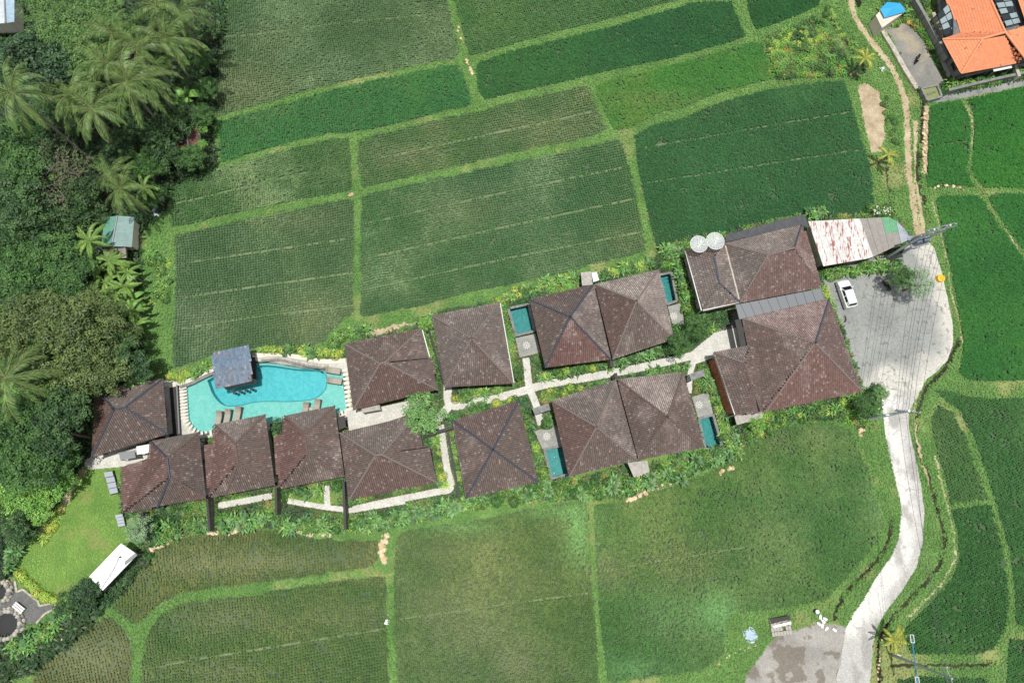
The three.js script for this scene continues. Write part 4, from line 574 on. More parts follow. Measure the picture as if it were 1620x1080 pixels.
{
  const h = 2.9, TL = [1279, 350], TR = [1440, 372], A = (u) => { const T = [[0, 1279, 350], [0.5, 1355, 346], [0.83, 1412, 343], [1, 1441, 371]], B = [[0, 1303, 421], [0.5, 1378, 408], [0.83, 1420, 388], [1, 1448, 374]]; const f = K => { for (let i = 0; i + 1 < K.length; i++) if (u <= K[i + 1][0] + 1e-9) { const s = (u - K[i][0]) / (K[i + 1][0] - K[i][0]); return [K[i][1] + (K[i + 1][1] - K[i][1]) * s, K[i][2] + (K[i + 1][2] - K[i][2]) * s]; } return K[K.length - 1].slice(1); }; return [f(T), f(B)]; };
  const o = center([[1279, 350], [1412, 343], [1420, 388], [1303, 421]], h), t = thing('long_shed', o, 'long shed with a patchwork of rusty white, grey and green corrugated sheets', 'shed'); ROOFS.push(xz([[1279, 350], [1412, 343], [1440, 372], [1420, 392], [1303, 421]], h));
  const kinds = [['w', 0.05], ['w', 0.03], ['w', 0.07], ['w', -0.04], ['w', 0.04], ['w', 0.0], ['w', 0.06], ['w', -0.02], ['g', -0.2], ['g', -0.25], ['g', -0.2], ['n', -0.25], ['n', -0.2], ['b', -0.3], ['b', -0.3]];
  const base = { w: [226, 224, 222], g: [158, 152, 146], n: [104, 172, 128], b: [176, 184, 196] };
  const mats = [0, 1, 2, 3].map(k => rusty(base.w, [0.045, 0.02, 0.06, -0.02][k], k + 1)), mg = rusty(base.g, -0.2, 8), mn = rusty(base.n, -0.14, 9), mb = rusty(base.b, -0.2, 10);
  kinds.forEach(([k], i) => { const u0 = i / 15, u1 = (i + 1) / 15 + 0.004, [a, d] = A(u0), [b, c] = A(Math.min(1, u1)); const y = h + 0.35; const P = (p, hh) => at(p[0], p[1], hh).sub(o); const a3 = P(a, y), b3 = P(b, y), c3 = P(c, h - 0.25), d3 = P(d, h - 0.25); const m3a = a3.clone().lerp(d3, 0.52), m3b = b3.clone().lerp(c3, 0.52); const mat = k === 'w' ? mats[i % 4] : k === 'g' ? mg : k === 'n' ? mn : mb;
    mesh('roof_sheet', corrSheet(a3, b3, m3b, m3a, 4, 0.02 + (i % 2) * 0.012), mat, t); mesh('roof_sheet', corrSheet(m3a, m3b, c3, d3, 4, (i % 2) * 0.012), k === 'n' ? mg : mat, t); });
  const W = [[1286, 356], [1412, 349], [1420, 384], [1308, 414]].map(p => at(p[0], p[1], h)); for (let i = 0; i < 4; i++) { const a = W[i], b = W[(i + 1) % 4]; if (i !== 2) mesh('wall', rel(uvPlan(slab(ribbon([[a.x, a.z], [b.x, b.z]], 0.14), 2.5, 2.7)), o), M.plaster, t); mesh('post', rel(bar(V(a.x, -0.2, a.z), V(a.x, 2.6, a.z), 0.08, 8), o), M.wood, t); }
}
// ---------------------------------------------------------------- sheds and roofs of the grove and the lawn
function gableShed(label, pts, ridge, eaveH, ridgeH, mL, mR, n, cat = 'shed') {   // pts TL TR BR BL, ridge top and bottom
  const o = center(pts, eaveH), t = thing('shed', o, label, cat); ROOFS.push(xz(pts, eaveH));
  const P = pts.map(p => at(p[0], p[1], eaveH).sub(o)), r0 = at(ridge[0][0], ridge[0][1], ridgeH).sub(o), r1 = at(ridge[1][0], ridge[1][1], ridgeH).sub(o);
  for (let i = 0; i < n; i++) { const u = i / n, v = (i + 1) / n + 0.01; const L = (a, b, k) => a.clone().lerp(b, k); const dy = (i % 2) * 0.015; const up = q => (q.y += dy, q);
    mesh('roof_sheet', corrSheet(up(L(r0, r1, u)), up(L(r0, r1, v)), up(L(P[0], P[3], v)), up(L(P[0], P[3], u)), 4), mL, t); mesh('roof_sheet', corrSheet(up(L(r0, r1, u)), up(L(r0, r1, v)), up(L(P[1], P[2], v)), up(L(P[1], P[2], u)), 4), mR, t); }
  mesh('ridge_cap', bar(r0, r1, 0.12, 8), M.steel, t);
  const W = P.map(p => [p.x * 0.86 + o.x, p.z * 0.86 + o.z]); mesh('wall', rel(uvPlan(slab(W, eaveH - 0.1, eaveH)), o), M.plaster, t); return [t, o];
}
gableShed('shed with a green and blue-grey corrugated roof at the edge of the grove', [[164, 344], [212, 343], [208, 390], [160, 391]], [[185, 341], [176, 389]], 2.6, 3.3, rusty([116, 172, 152], -0.12, 21), rusty([140, 170, 166], -0.16, 22), 4);
{ const [t, o] = canopy('lean_to_roof', 'grey plank lean-to roof below the green roofed shed', 'roof', [[162, 394], [200, 390], [201, 408], [171, 411]], 2.3, 0.06, M.darkwood, M.wood, 0.06); const g = mulberry(13); for (let i = 0; i < 8; i++) { const a = at(163 + i * 4.7, 394 - i * 0.5, 2.36), b = at(171 + i * 3.8, 411 - i * 0.4, 2.36), d = V(b.x - a.x, 0, b.z - a.z); mesh('plank', rel(box(0.36, 0.03 + 0.02 * (i % 2), d.length(), (a.x + b.x) / 2, 2.39, (a.z + b.z) / 2, Math.atan2(d.x, d.z)), o), std(mix3(S(128, 124, 116), S(168, 160, 148), g()), 0.85), t); } }
gableShed('small hut with a rusty red-brown roof beside the fields', [[276, 205], [311, 199], [313, 229], [280, 232]], [[294, 201], [297, 231]], 2.3, 2.8, rusty([98, 62, 56], -0.05, 23), rusty([112, 70, 62], -0.08, 24), 3, 'hut');
gableShed('building with a white and blue sheet roof cut by the top left corner', [[-34, -16], [22, -8], [22, 34], [-34, 38]], [[6, -14], [8, 36]], 3.2, 3.7, rusty([214, 222, 228], -0.25, 25), rusty([176, 204, 222], -0.3, 26), 4, 'building');
{ const W4 = [[140, 912], [191, 859], [217, 877], [162, 934]]; const [t, o] = canopy('tent_roof', 'long white sheet roof beside the lawn at the lower left', 'shelter', W4, 2.6, 0.05, M.whitepaint, M.steel, 0.06);
  const A = W4.map(p => at(p[0], p[1], 2.66).sub(o)); for (let i = 0; i < 6; i++) { const L = (a, b, u) => a.clone().lerp(b, u), u = i / 6, v = (i + 1) / 6 - 0.006; mesh('roof_sheet', corrSheet(L(A[0], A[1], u), L(A[0], A[1], v), L(A[3], A[2], v), L(A[3], A[2], u), 5, (i % 2) * 0.015), M.whiteSheet || (M.whiteSheet = std(S(236, 236, 234), 0.5, { side: THREE.DoubleSide })), t); }
  mesh('cable', tube([[188, 880], [182, 895], [172, 912], [158, 934]].map(p => at(p[0], p[1], 2.74).sub(o)), 0.03, 20, 5), M.grey, t); mesh('side_panel', prism3([at(197, 888, 2.9).sub(o), at(214, 874, 2.9).sub(o), at(216, 879, 2.8).sub(o), at(197, 894, 2.8).sub(o)], 0.04), M.grey, t); mesh('lamp', cyl(0.12, 0.08, 0.14, at(190, 881, 2.7).x - o.x, 2.7, at(190, 881, 2.7).z - o.z), M.dark, t); }
// sunbeds on the lawn
[[[164, 746], [178, 744], [187, 780], [174, 783], 'grey cushioned daybed standing on the lawn'], [[182, 814], [194, 812], [198, 832], [187, 834], 'grey daybed at the corner of the lawn by the garden wall']].forEach(q => { const lab = q[4], P = q.slice(0, 4), o = center(P, 0.5), t = thing('daybed', o, lab, 'daybed', null); const c = P.map(p => at(p[0], p[1], 0.5).sub(o)); const L = (a, b, u) => a.clone().lerp(b, u);
  mesh('frame', prism3(c.map(p => V(p.x, 0.42, p.z)), 0.12), M.darkwood, t); const m = mottled([150, 158, 166], [178, 186, 192], 0.9, 0.8); for (let i = 0; i < 4; i++) mesh('cushion', prism3([L(c[0], c[3], i / 4 + 0.01), L(c[1], c[2], i / 4 + 0.01), L(c[1], c[2], i / 4 + 0.235), L(c[0], c[3], i / 4 + 0.235)].map(p => V(p.x * 0.96, 0.56 + (i === 0 ? 0.12 : 0), p.z * 0.96)), 0.14), m, t); c.forEach(p => mesh('leg', box(0.1, 0.45, 0.1, p.x * 0.88, 0.2, p.z * 0.88), M.darkwood, t)); });
// paved plaza at the lower left with two rings of stones
{
  const pl = PLAZA;
  structure('plaza', uvPlan(slab(xz(pl), 0.09, 0.35)), mottled([92, 92, 92], [116, 116, 114], 0.85, 0.4));
  const k = thing('plaza_kerb', center(pl), 'pale stone kerb edging the paved plaza at the lower left', 'kerb'); const e = xz(pl.slice(0, 9)); for (let i = 0; i + 1 < e.length; i++) { const a = V(e[i][0], 0.14, e[i][1]).sub(k.position), b = V(e[i + 1][0], 0.14, e[i + 1][1]).sub(k.position); mesh('kerb_stone', slab(ribbon([[a.x, a.z], [b.x, b.z]], 0.24), 0.2 + 0.003 * i, 0.3), M.stone, k); }
  const g = mulberry(17); [[2, 936, 15, 'ring of pale boulders at the left end of the plaza, upper one'], [13, 988, 21, 'large ring of pale boulders round a dark pit on the plaza, lower one']].forEach(([x, y, r, lab]) => { const c = at(x, y, 0), R0 = r * 0.088, t = thing('fire_pit', c, lab, 'fire pit'); mesh('pit_floor', cyl(R0 * 0.75, R0 * 0.75, 0.12, 0, 0, 0, 24), M.dark, t);
    for (let row = 0; row < 2; row++) { const n = Math.round(6.28 * R0 / 0.5); for (let i = 0; i < n; i++) { const a = (i + row * 0.5) / n * 6.283, rad = R0 * (1 - row * 0.12) + (g() - 0.5) * 0.1, s = rr(0.24, 0.36, g); const b = new THREE.IcosahedronGeometry(s, 1); const p = b.attributes.position; for (let q = 0; q < p.count; q++) { const f = 0.8 + 0.4 * vn(p.getX(q) * 4 + i * 3, p.getZ(q) * 4 + p.getY(q) * 4 + row * 9); p.setXYZ(q, p.getX(q) * f, p.getY(q) * f * 0.8, p.getZ(q) * f); } b.computeVertexNormals(); b.translate(Math.cos(a) * rad, 0.2 + row * 0.3, Math.sin(a) * rad); mesh('stone', b, i % 3 ? M.stone : M.greystone, t); } } });
  const bn = at(33, 960, 0), t = thing('bench', V(bn.x, 0.09, bn.z), 'pale slatted bench in the middle of the paved plaza', 'bench'); for (let i = 0; i < 3; i++) mesh('slat', rbox(1.5, 0.06, 0.2, 0, 0.45, -0.26 + i * 0.26, 0.02), M.white, t); mesh('leg', box(0.1, 0.44, 0.7, -0.6, 0.22, 0), M.stone, t); mesh('leg', box(0.1, 0.44, 0.7, 0.6, 0.22, 0), M.stone, t); t.rotation.y = -0.6;
}
// ---------------------------------------------------------------- stone edgings: rough stones, each its own
const rockGeos = [0, 1, 2, 3].map(i => { const b = new THREE.IcosahedronGeometry(1, 1), p = b.attributes.position; for (let q = 0; q < p.count; q++) { const x = p.getX(q), y = p.getY(q), z = p.getZ(q), f = 0.65 + 0.6 * vn(x * 1.6 + i * 13, z * 1.6 + y * 2 + i * 5); p.setXYZ(q, x * f, y * f * 0.6, z * f); } b.computeVertexNormals(); return b; });
const rockMats = [S(206, 180, 142), S(222, 200, 168), S(190, 162, 130), S(214, 190, 160)].map(c => std(c, 0.9)), rg = mulberry(23);
function edging(pts, n, s, label, wpx = 5) { const c = new THREE.CatmullRomCurve3(pts.map(p => V(p[0], p[1], 0))), m = c.getPoint(0.5), mp = at(m.x, m.y), o = V(mp.x, 0, mp.z), t = thing('stone_edging', o, label, 'stones'); for (let i = 0; i < n; i++) { const u = c.getPoint((i + rg()) / n), p = at(u.x + (rg() - 0.5) * wpx, u.y + (rg() - 0.5) * wpx, 0).sub(o); const q = mesh('stone', pick(rockGeos, rg), pick(rockMats, rg), t); q.position.set(p.x, 0.04, p.z); q.rotation.set(rr(-0.3, 0.3, rg), rg() * 6, 0); q.scale.setScalar(s * rr(0.45, 1.2, rg)); } }
edging([[240, 870], [262, 858], [290, 846]], 18, 0.34, 'tan stones along the upper left end of the curved brownish field'); edging([[326, 840], [345, 844]], 8, 0.32, 'small heap of tan stones above the curved brownish field'); edging([[362, 845], [385, 834], [408, 832]], 14, 0.32, 'tan stones below the border of the left villas'); edging([[450, 828], [470, 840], [490, 843], [525, 846]], 16, 0.3, 'tan stones at the top of the curved field, right part');
edging([[608, 850], [606, 870], [604, 892]], 26, 0.34, 'pale stones running down the bank between two bottom fields', 9); edging([[990, 790], [1015, 782], [1042, 768], [1080, 757]], 30, 0.36, 'long row of pale stones above the wide curved field', 6); edging([[1135, 752], [1150, 744], [1165, 738]], 8, 0.26, 'few pale stones at the upper edge of the wide curved field'); edging([[84, 1022], [98, 1014], [114, 1004]], 16, 0.36, 'tan stones above the dry brown corner field');
edging([[1345, 120], [1356, 116]], 6, 0.3, 'pale stones at the top of the dry tan plot'); edging([[1478, 296], [1500, 292], [1530, 304]], 9, 0.24, 'grey-white stones on the bank below the two right hand fields'); edging([[738, 95], [743, 106], [747, 118]], 10, 0.3, 'pale stones on the bank where four upper fields meet', 4); edging([[550, 306], [556, 310]], 4, 0.26, 'pale stones where two banks cross left of the largest field'); edging([[725, 40], [728, 62]], 4, 0.22, 'few white stones on the upper bank'); edging([[1140, 1050], [1170, 1030], [1196, 1020]], 10, 0.2, 'small stones at the edge of the gravel yard', 8); edging([[1358, 690], [1366, 678]], 5, 0.36, 'grey boulders under the bushy tree'.replace('grey ', ''));
edging([[1398, 1000], [1392, 1040], [1388, 1075]], 10, 0.16, 'small stones along the lower right road edge', 3); edging([[1466, 170], [1464, 220], [1462, 270]], 40, 0.26, 'row of tan stones along the ditch beside the right hand fields', 6);
// ---------------------------------------------------------------- satellite dishes
function dish(x, y, label, size) {
  const h = 5.4, c = at(x, y, h), t = thing('satellite_dish', V(c.x, 3.2, c.z), label, 'satellite dish', 'satellite dishes'); const R0 = size, D = 0.36, pr = r => D * (r / R0) ** 2, H = h - 3.2 - 0.35;
  if (!M.mesh) { const t2 = dataTex(64, 64, (i, j) => { const v = i % 4 === 0 || j % 4 === 0 ? 255 : 60; return [v, v, v]; }, false); t2.repeat.set(8, 4); M.mesh = new THREE.MeshStandardMaterial({ color: C(S(214, 220, 222)), roughness: 0.5, side: THREE.DoubleSide, alphaMap: t2, transparent: true }); }
  const pts = []; for (let i = 0; i <= 10; i++) { const r = R0 * i / 10 + 0.001; pts.push(new THREE.Vector2(r, pr(r))); }
  const head = mesh('reflector', new THREE.LatheGeometry(pts, 36).translate(0, H, 0), M.mesh, t);
  for (let k = 0; k < 12; k++) { const a = k / 12 * 6.283, P = []; for (let i = 0; i <= 5; i++) { const r = R0 * (0.06 + 0.94 * i / 5); P.push(V(Math.cos(a) * r, H + pr(r) + 0.015, Math.sin(a) * r)); } mesh('rib', tube(P, 0.025, 6, 5), M.whitepaint, head); }
  mesh('rim', new THREE.TorusGeometry(R0, 0.035, 6, 40).rotateX(Math.PI / 2).translate(0, H + D, 0), M.whitepaint, head); mesh('hub', cyl(0.22, 0.22, 0.08, 0, H, 0, 16), M.whitepaint, head); for (let k = 0; k < 3; k++) { const a = k * 2.094 + 0.4; mesh('strut', bar(V(Math.cos(a) * R0 * 0.7, H + pr(R0 * 0.7), Math.sin(a) * R0 * 0.7), V(0, H + 1.05, 0), 0.022, 6), M.whitepaint, head); }
  mesh('feed_horn', cyl(0.09, 0.13, 0.26, 0, H + 0.95, 0, 12), M.whitepaint, head); mesh('pole', bar(V(0, -3.2, 0), V(0, H, 0), 0.08, 10), M.steel, t); return t;
}
dish(1106, 386, 'white mesh satellite dish at the eave of the large tiled building, left one', 1.18); dish(1132, 381, 'white mesh satellite dish at the eave of the large tiled building, right one', 1.22);
// ---------------------------------------------------------------- white car
{
  const a = at(1333, 446, 0.7), b = at(1346, 484, 0.7), mid = a.clone().lerp(b, 0.5), t = thing('parked_car', V(mid.x, 0.1, mid.z), 'white compact car with a dark windscreen parked on the concrete car park', 'car'); t.rotation.y = -Math.atan2(a.z - b.z, a.x - b.x); t.scale.setScalar(1.02);
  const ext = (P, w, bev) => new THREE.ExtrudeGeometry(new THREE.Shape(P.map(p => new THREE.Vector2(...p))), { depth: w - 2 * bev, bevelEnabled: true, bevelSize: bev, bevelThickness: bev, bevelSegments: 3, bevelOffset: -bev * 0.6 }).translate(0, 0, -(w - 2 * bev) / 2);
  const paint = new THREE.MeshPhysicalMaterial({ color: C(S(232, 233, 234)), roughness: 0.32, clearcoat: 0.8, clearcoatRoughness: 0.1 }), blackg = new THREE.MeshPhysicalMaterial({ color: C(S(22, 26, 30)), roughness: 0.12 });
  mesh('body', ext([[-1.98, 0.35], [-2.0, 0.75], [-1.9, 1.0], [0.95, 1.02], [1.75, 0.86], [1.95, 0.66], [1.98, 0.35], [1.6, 0.24], [-1.6, 0.24]], 1.72, 0.14), paint, t);
  // cabin with sloped sides: lower ring to roof ring
  const ring = (y, x0, x1, w) => [[x1, y, -w], [x1, y, w], [x0, y, w], [x0, y, -w]].map(p => V(...p)); const lo = ring(1.0, -1.88, 1.05, 0.76), hi = ring(1.46, -1.62, 0.36, 0.6); const quad = (p, q, r, s) => { const g = rawGeo([p, q, r, p, r, s].flatMap(v => [v.x, v.y, v.z])); return g; };
  const gm = blackg.clone(); gm.side = THREE.DoubleSide; const ins = (p, q, r, s, m) => { const c = p.clone().add(q).add(r).add(s).multiplyScalar(0.25), n = new THREE.Vector3().crossVectors(q.clone().sub(p), s.clone().sub(p)).normalize(); if (n.dot(c.clone().sub(V(-0.6, 1.1, 0))) < 0) n.negate(); return quad(...[p, q, r, s].map(v => v.clone().lerp(c, m).addScaledVector(n, 0.012))); };
  const cab = []; for (let i = 0; i < 4; i++) { const j = (i + 1) % 4; cab.push(quad(lo[i], lo[j], hi[j], hi[i])); } const pm = paint.clone(); pm.side = THREE.DoubleSide; mesh('cabin', cab, pm, t);
  mesh('windscreen', ins(lo[0], lo[1], hi[1], hi[0], 0.08), gm, t); mesh('rear_window', ins(lo[2], lo[3], hi[3], hi[2], 0.14), gm, t);
  for (const s of [1, -1]) { const l = (x, y) => V(x, 1.0 + 0.46 * y, s * (0.76 - 0.16 * y)); for (const [x0, x1, x2, x3] of [[-0.35, 0.72, 0.3, -0.32], [-1.3, -0.45, -0.42, -1.22]]) mesh('side_window', ins(l(x0, 0.08), l(x1, 0.08), l(x2, 0.9), l(x3, 0.9), 0.04), gm, t); mesh('mirror', rbox(0.14, 0.12, 0.2, 0.72, 1.06, s * 0.93, 0.04), paint, t); mesh('headlight', rbox(0.28, 0.12, 0.3, 1.8, 0.78, s * 0.6, 0.04), M.steel, t); mesh('tail_light', rbox(0.1, 0.26, 0.16, -1.94, 0.9, s * 0.68, 0.03), std(S(150, 30, 28), 0.3), t); }
  mesh('roof', rbox(1.95, 0.07, 1.2, -0.63, 1.47, 0, 0.03), paint, t); mesh('number_plate', box(0.02, 0.1, 0.42, -2.02, 0.62, 0), M.black, t); mesh('grille', box(0.04, 0.16, 0.9, 1.97, 0.5, 0), M.black, t); mesh('wiper', bar(V(1.02, 1.03, -0.3), V(0.8, 1.13, 0.3), 0.012, 5), M.black, t);
  for (const [x, z] of [[1.22, 0.78], [1.22, -0.78], [-1.25, 0.78], [-1.25, -0.78]]) { const w = mesh('wheel', new THREE.TorusGeometry(0.22, 0.09, 8, 20).translate(x, 0.3, z), M.black, t); mesh('rim', new THREE.CylinderGeometry(0.18, 0.18, 0.14, 14).rotateX(Math.PI / 2).translate(x, 0.3, z), M.steel, w); }
}
// ---------------------------------------------------------------- scooters
function scooter(x, y, deg, label, col) {
  const p = at(x, y, 0.5), t = thing('scooter', V(p.x, 0.08, p.z), label, 'scooter', null); t.rotation.y = deg * Math.PI / 180; const bm = std(col, 0.35);
  mesh('body', merge([rbox(0.75, 0.32, 0.3, -0.35, 0.55, 0, 0.1), rbox(0.5, 0.1, 0.32, 0.18, 0.32, 0, 0.04), rbox(0.16, 0.6, 0.4, 0.5, 0.6, 0, 0.06).rotateZ(0.0)]), bm, t); mesh('seat', rbox(0.72, 0.12, 0.28, -0.35, 0.77, 0, 0.05), M.black, t); mesh('handlebar', merge([bar(V(0.46, 0.98, -0.34), V(0.46, 0.98, 0.34), 0.02, 6), bar(V(0.5, 0.6, 0), V(0.46, 0.98, 0), 0.03, 6)]), M.black, t); mesh('headlight', rbox(0.14, 0.14, 0.22, 0.56, 0.92, 0, 0.05), M.steel, t); mesh('fender', rbox(0.44, 0.08, 0.16, 0.66, 0.5, 0, 0.03), bm, t); mesh('tail_light', rbox(0.08, 0.1, 0.18, -0.76, 0.66, 0, 0.03), std(S(140, 30, 26), 0.3), t); for (const s of [1, -1]) mesh('mirror', new THREE.SphereGeometry(0.07, 8, 6).scale(0.5, 1, 1).translate(0.44, 1.12, s * 0.26), M.steel, t);
  for (const wx of [0.66, -0.6]) { const w = mesh('wheel', new THREE.TorusGeometry(0.2, 0.06, 7, 18).translate(wx, 0.26, 0), M.black, t); mesh('rim', new THREE.CylinderGeometry(0.14, 0.14, 0.06, 12).rotateX(Math.PI / 2).translate(wx, 0.26, 0), M.steel, w); }
}
scooter(1403, 452, 118, 'dark scooter parked beside the round green tree on the car park', S(46, 42, 44)); scooter(1452, 93, 245, 'black scooter standing on the cobbled driveway', S(24, 24, 26)); scooter(1359, 2, 100, 'dark blue scooter on the dirt track at the top edge', S(36, 40, 56));
// yellow tank lid
{ const p = at(1489, 440, 0.4), t = thing('water_tank', V(p.x, 0, p.z), 'round bright yellow tank at the right edge of the car park', 'tank'), y = std(S(238, 186, 20), 0.45); mesh('tank', new THREE.LatheGeometry([[0.02, 0], [0.5, 0], [0.56, 0.1], [0.56, 0.5], [0.5, 0.6], [0.02, 0.64]].map(q => new THREE.Vector2(...q)), 24), y, t); mesh('lid', cyl(0.24, 0.22, 0.06, 0, 0.64, 0, 18), y, t); }
{ const p = at(1337, 505, 0.1), t = thing('drain_cover', V(p.x, 0.1, p.z), 'small black crescent shaped drain opening in the car park', 'drain'); mesh('cover', slab([[-0.3, 0.5], [0.1, 0.4], [0.28, 0.05], [0.22, -0.4], [0, -0.55], [0.02, -0.1], [-0.1, 0.25]], 0.03, 0.03), M.black, t); }
// ---------------------------------------------------------------- power poles and wires
const conc = mottled([186, 190, 190], [216, 218, 218], 0.8, 0.5), porc = std(S(226, 228, 230), 0.25), wireM = std(S(74, 76, 78), 0.5);
const insul = (p, o) => rel(new THREE.LatheGeometry([[0.03, 0], [0.09, 0.04], [0.05, 0.08], [0.1, 0.13], [0.05, 0.18], [0.07, 0.24], [0.01, 0.26]].map(q => new THREE.Vector2(...q)), 8).translate(p.x, p.y, p.z), o);
const ends = {};
{
  const b1 = at(1405, 406), b2 = at(1428, 400), o = V(b1.x, 0, b1.z), t = thing('transformer_station', o, 'power station on two tall poles with blue-grey transformers beside the long shed', 'power pole');
  const T1 = V(b1.x, 10.6, b1.z), T2 = V(b2.x, 10.6, b2.z), d = T2.clone().sub(T1).normalize(), n = V(-d.z, 0, d.x);
  mesh('pole', rel(bar(V(b1.x, -0.4, b1.z), T1, 0.2, 12, 0.13), o), conc, t); mesh('pole', rel(bar(V(b2.x, -0.4, b2.z), T2, 0.2, 12, 0.13), o), conc, t);
  ends.ts = [];
  for (const [h, e, m] of [[10.3, 1.0, 4], [8.4, 0.8, 3], [5.4, 0.6, 0]]) { const A = T1.clone().addScaledVector(d, -e).setY(h), B = T2.clone().addScaledVector(d, e).setY(h); for (const s of [-1, 1]) mesh('crossarm', rel(bar(A.clone().addScaledVector(n, 0.2 * s), B.clone().addScaledVector(n, 0.2 * s), 0.07, 6), o), M.steel, t); for (let i = 0; i < m; i++) { const q = A.clone().lerp(B, (i + 0.15) / (m - 0.7)); q.y += 0.08; mesh('insulator', insul(q, o), porc, t); ends.ts.push(q.clone().setY(q.y + 0.24)); } }
  const P0 = T1.clone().setY(5.6), pf = [[-0.2, -0.8], [2.4, -0.8], [2.4, 0.8], [-0.2, 0.8]].map(([u, v]) => { const q = P0.clone().addScaledVector(d, u).addScaledVector(n, v); return [q.x, q.z]; }); mesh('platform', rel(slab(pf, 5.6, 0.12), o), M.steel, t);
  for (const u of [0.55, 1.6]) { const c = P0.clone().addScaledVector(d, u), ry = -Math.atan2(d.z, d.x), tr = mesh('transformer', rel(rbox(0.8, 1.0, 0.8, c.x, 6.15, c.z, 0.08, ry), o), std(S(112, 128, 146), 0.45), t); for (let k = -3; k <= 3; k++) for (const s of [-1, 1]) { const q = c.clone().addScaledVector(d, k * 0.11).addScaledVector(n, s * 0.5); mesh('cooling_fin', rel(box(0.03, 0.8, 0.22, q.x, 6.1, q.z, ry), o), M.steel, tr); } for (let k = -1; k <= 1; k++) { const q = c.clone().addScaledVector(d, k * 0.22).setY(6.65); mesh('insulator', insul(q, o), porc, tr); } }
  mesh('switch_box', rel(rbox(0.5, 0.8, 0.35, b2.x + 0.3, 2.4, b2.z, 0.04), o), M.grey, t); for (const s of [-1, 1]) mesh('brace', rel(bar(T1.clone().setY(4.6), T2.clone().addScaledVector(n, 0.3 * s).setY(5.5), 0.04, 5), o), M.steel, t);
}
{
  const b = at(1373.5, 662.5), o = V(b.x, 0, b.z), t = thing('utility_pole', o, 'pale blue-grey power pole leaning over the white road below the car park', 'power pole'); const H = 9.4, pm = std(S(222, 236, 240), 0.4); mesh('pole', bar(V(0, -0.3, 0), V(0, H, 0), 0.26, 12, 0.16), pm, t);
  ends.up = []; const d = V(0.98, 0, 0.12).normalize(); for (const [h, s] of [[9.1, 1], [8.3, 0.8]]) { const A = d.clone().multiplyScalar(-1.5 * s).setY(h), B = d.clone().multiplyScalar(1.5 * s).setY(h); mesh('crossarm', bar(A, B, 0.07, 6), M.steel, t); for (let i = 0; i < 4; i++) { const q = A.clone().lerp(B, 0.04 + i * 0.307).add(V(0, 0.07, 0)); mesh('insulator', insul(q, V(0, 0, 0)), porc, t); ends.up.push(q.clone().add(o).add(V(0, 0.24, 0))); } }
  mesh('street_lamp_arm', tube([V(0, 6.6, 0), V(-0.6, 7.0, 0.1), V(-1.1, 6.9, 0.2)], 0.04, 8, 6), M.steel, t); mesh('street_lamp_head', rbox(0.5, 0.12, 0.2, -1.3, 6.86, 0.22, 0.05), M.white, t); mesh('meter_box', rbox(0.3, 0.5, 0.25, 0.15, 2.2, 0.1, 0.03), M.dark, t);
}
{
  const b = at(1413, 1036), o = V(b.x, 0, b.z), t = thing('power_pole', o, 'grey power pole with a long teal crossarm at the lower right', 'power pole'); const H = 11.4; mesh('pole', bar(V(0, -0.3, 0), V(0, H, 0), 0.18, 12, 0.11), std(S(158, 166, 174), 0.5), t);
  const A = at(1447, 1010, 4.6).sub(o), B = at(1450, 1086, 4.6).sub(o), mid = V(0, 4.6, A.z * 0.5 + B.z * 0.5); const teal = std(S(60, 140, 170), 0.4); mesh('crossarm', merge([bar(V(0.02, 4.6, A.z), V(0.02, 4.6, B.z), 0.08, 8)]), teal, t); for (const z of [A.z, B.z * 0.75]) mesh('end_bracket', merge([box(0.06, 0.16, 0.9, -0.18, 4.62, z), box(0.06, 0.16, 0.9, 0.22, 4.62, z), box(0.4, 0.16, 0.06, 0.02, 4.62, z - 0.45), box(0.4, 0.16, 0.06, 0.02, 4.62, z + 0.45)]), M.whitepaint, t);
  mesh('base_bracket', merge([box(0.5, 0.14, 0.06, 0.2, 1.0, 0.22, -0.35), box(0.5, 0.14, 0.06, 0.2, 1.0, -0.22, -0.35)]), M.whitepaint, t); ends.pp = []; for (const [h, w] of [[11.1, 1.3], [10.2, 1.0]]) { mesh('crossarm', bar(V(-0.3 * w, h, -w), V(0.3 * w, h, w), 0.06, 6), M.steel, t); for (const s of [-1, 1]) { const q = V(0.28 * w * s, h + 0.06, 0.92 * w * s); mesh('insulator', insul(q, V(0, 0, 0)), porc, t); ends.pp.push(q.add(o).add(V(0, 0.24, 0))); } }
}
function wire(a, b, sag, label, group) { const o = a.clone().lerp(b, 0.5).setY(0), m = a.clone().lerp(b, 0.5); m.y -= sag; const q = u => a.clone().lerp(b, u).setY(a.y + (b.y - a.y) * u - 4 * sag * u * (1 - u)); const w = mesh('overhead_wire', tube([0, 0.2, 0.4, 0.6, 0.8, 1].map(u => q(u).sub(o)), 0.02, 24, 5), wireM); w.position.copy(o); tag(w, label, 'wire', group); }
for (let i = 0; i < 7; i++) wire(ends.ts[i % ends.ts.length], ends.up[i], 0.5 + 0.08 * i, 'thin dark power wire over the car park, ' + ['upper crossarm first', 'upper crossarm second', 'upper crossarm third', 'upper crossarm fourth', 'lower crossarm first', 'lower crossarm second', 'lower crossarm third'][i] + ' from left', 'power wires over the car park');
for (let i = 0; i < 3; i++) wire(ends.up[i], ends.pp[i], 0.9, ['left', 'middle', 'right'][i] + ' thin dark power wire running over the white road between the poles', 'power wires over the white road');
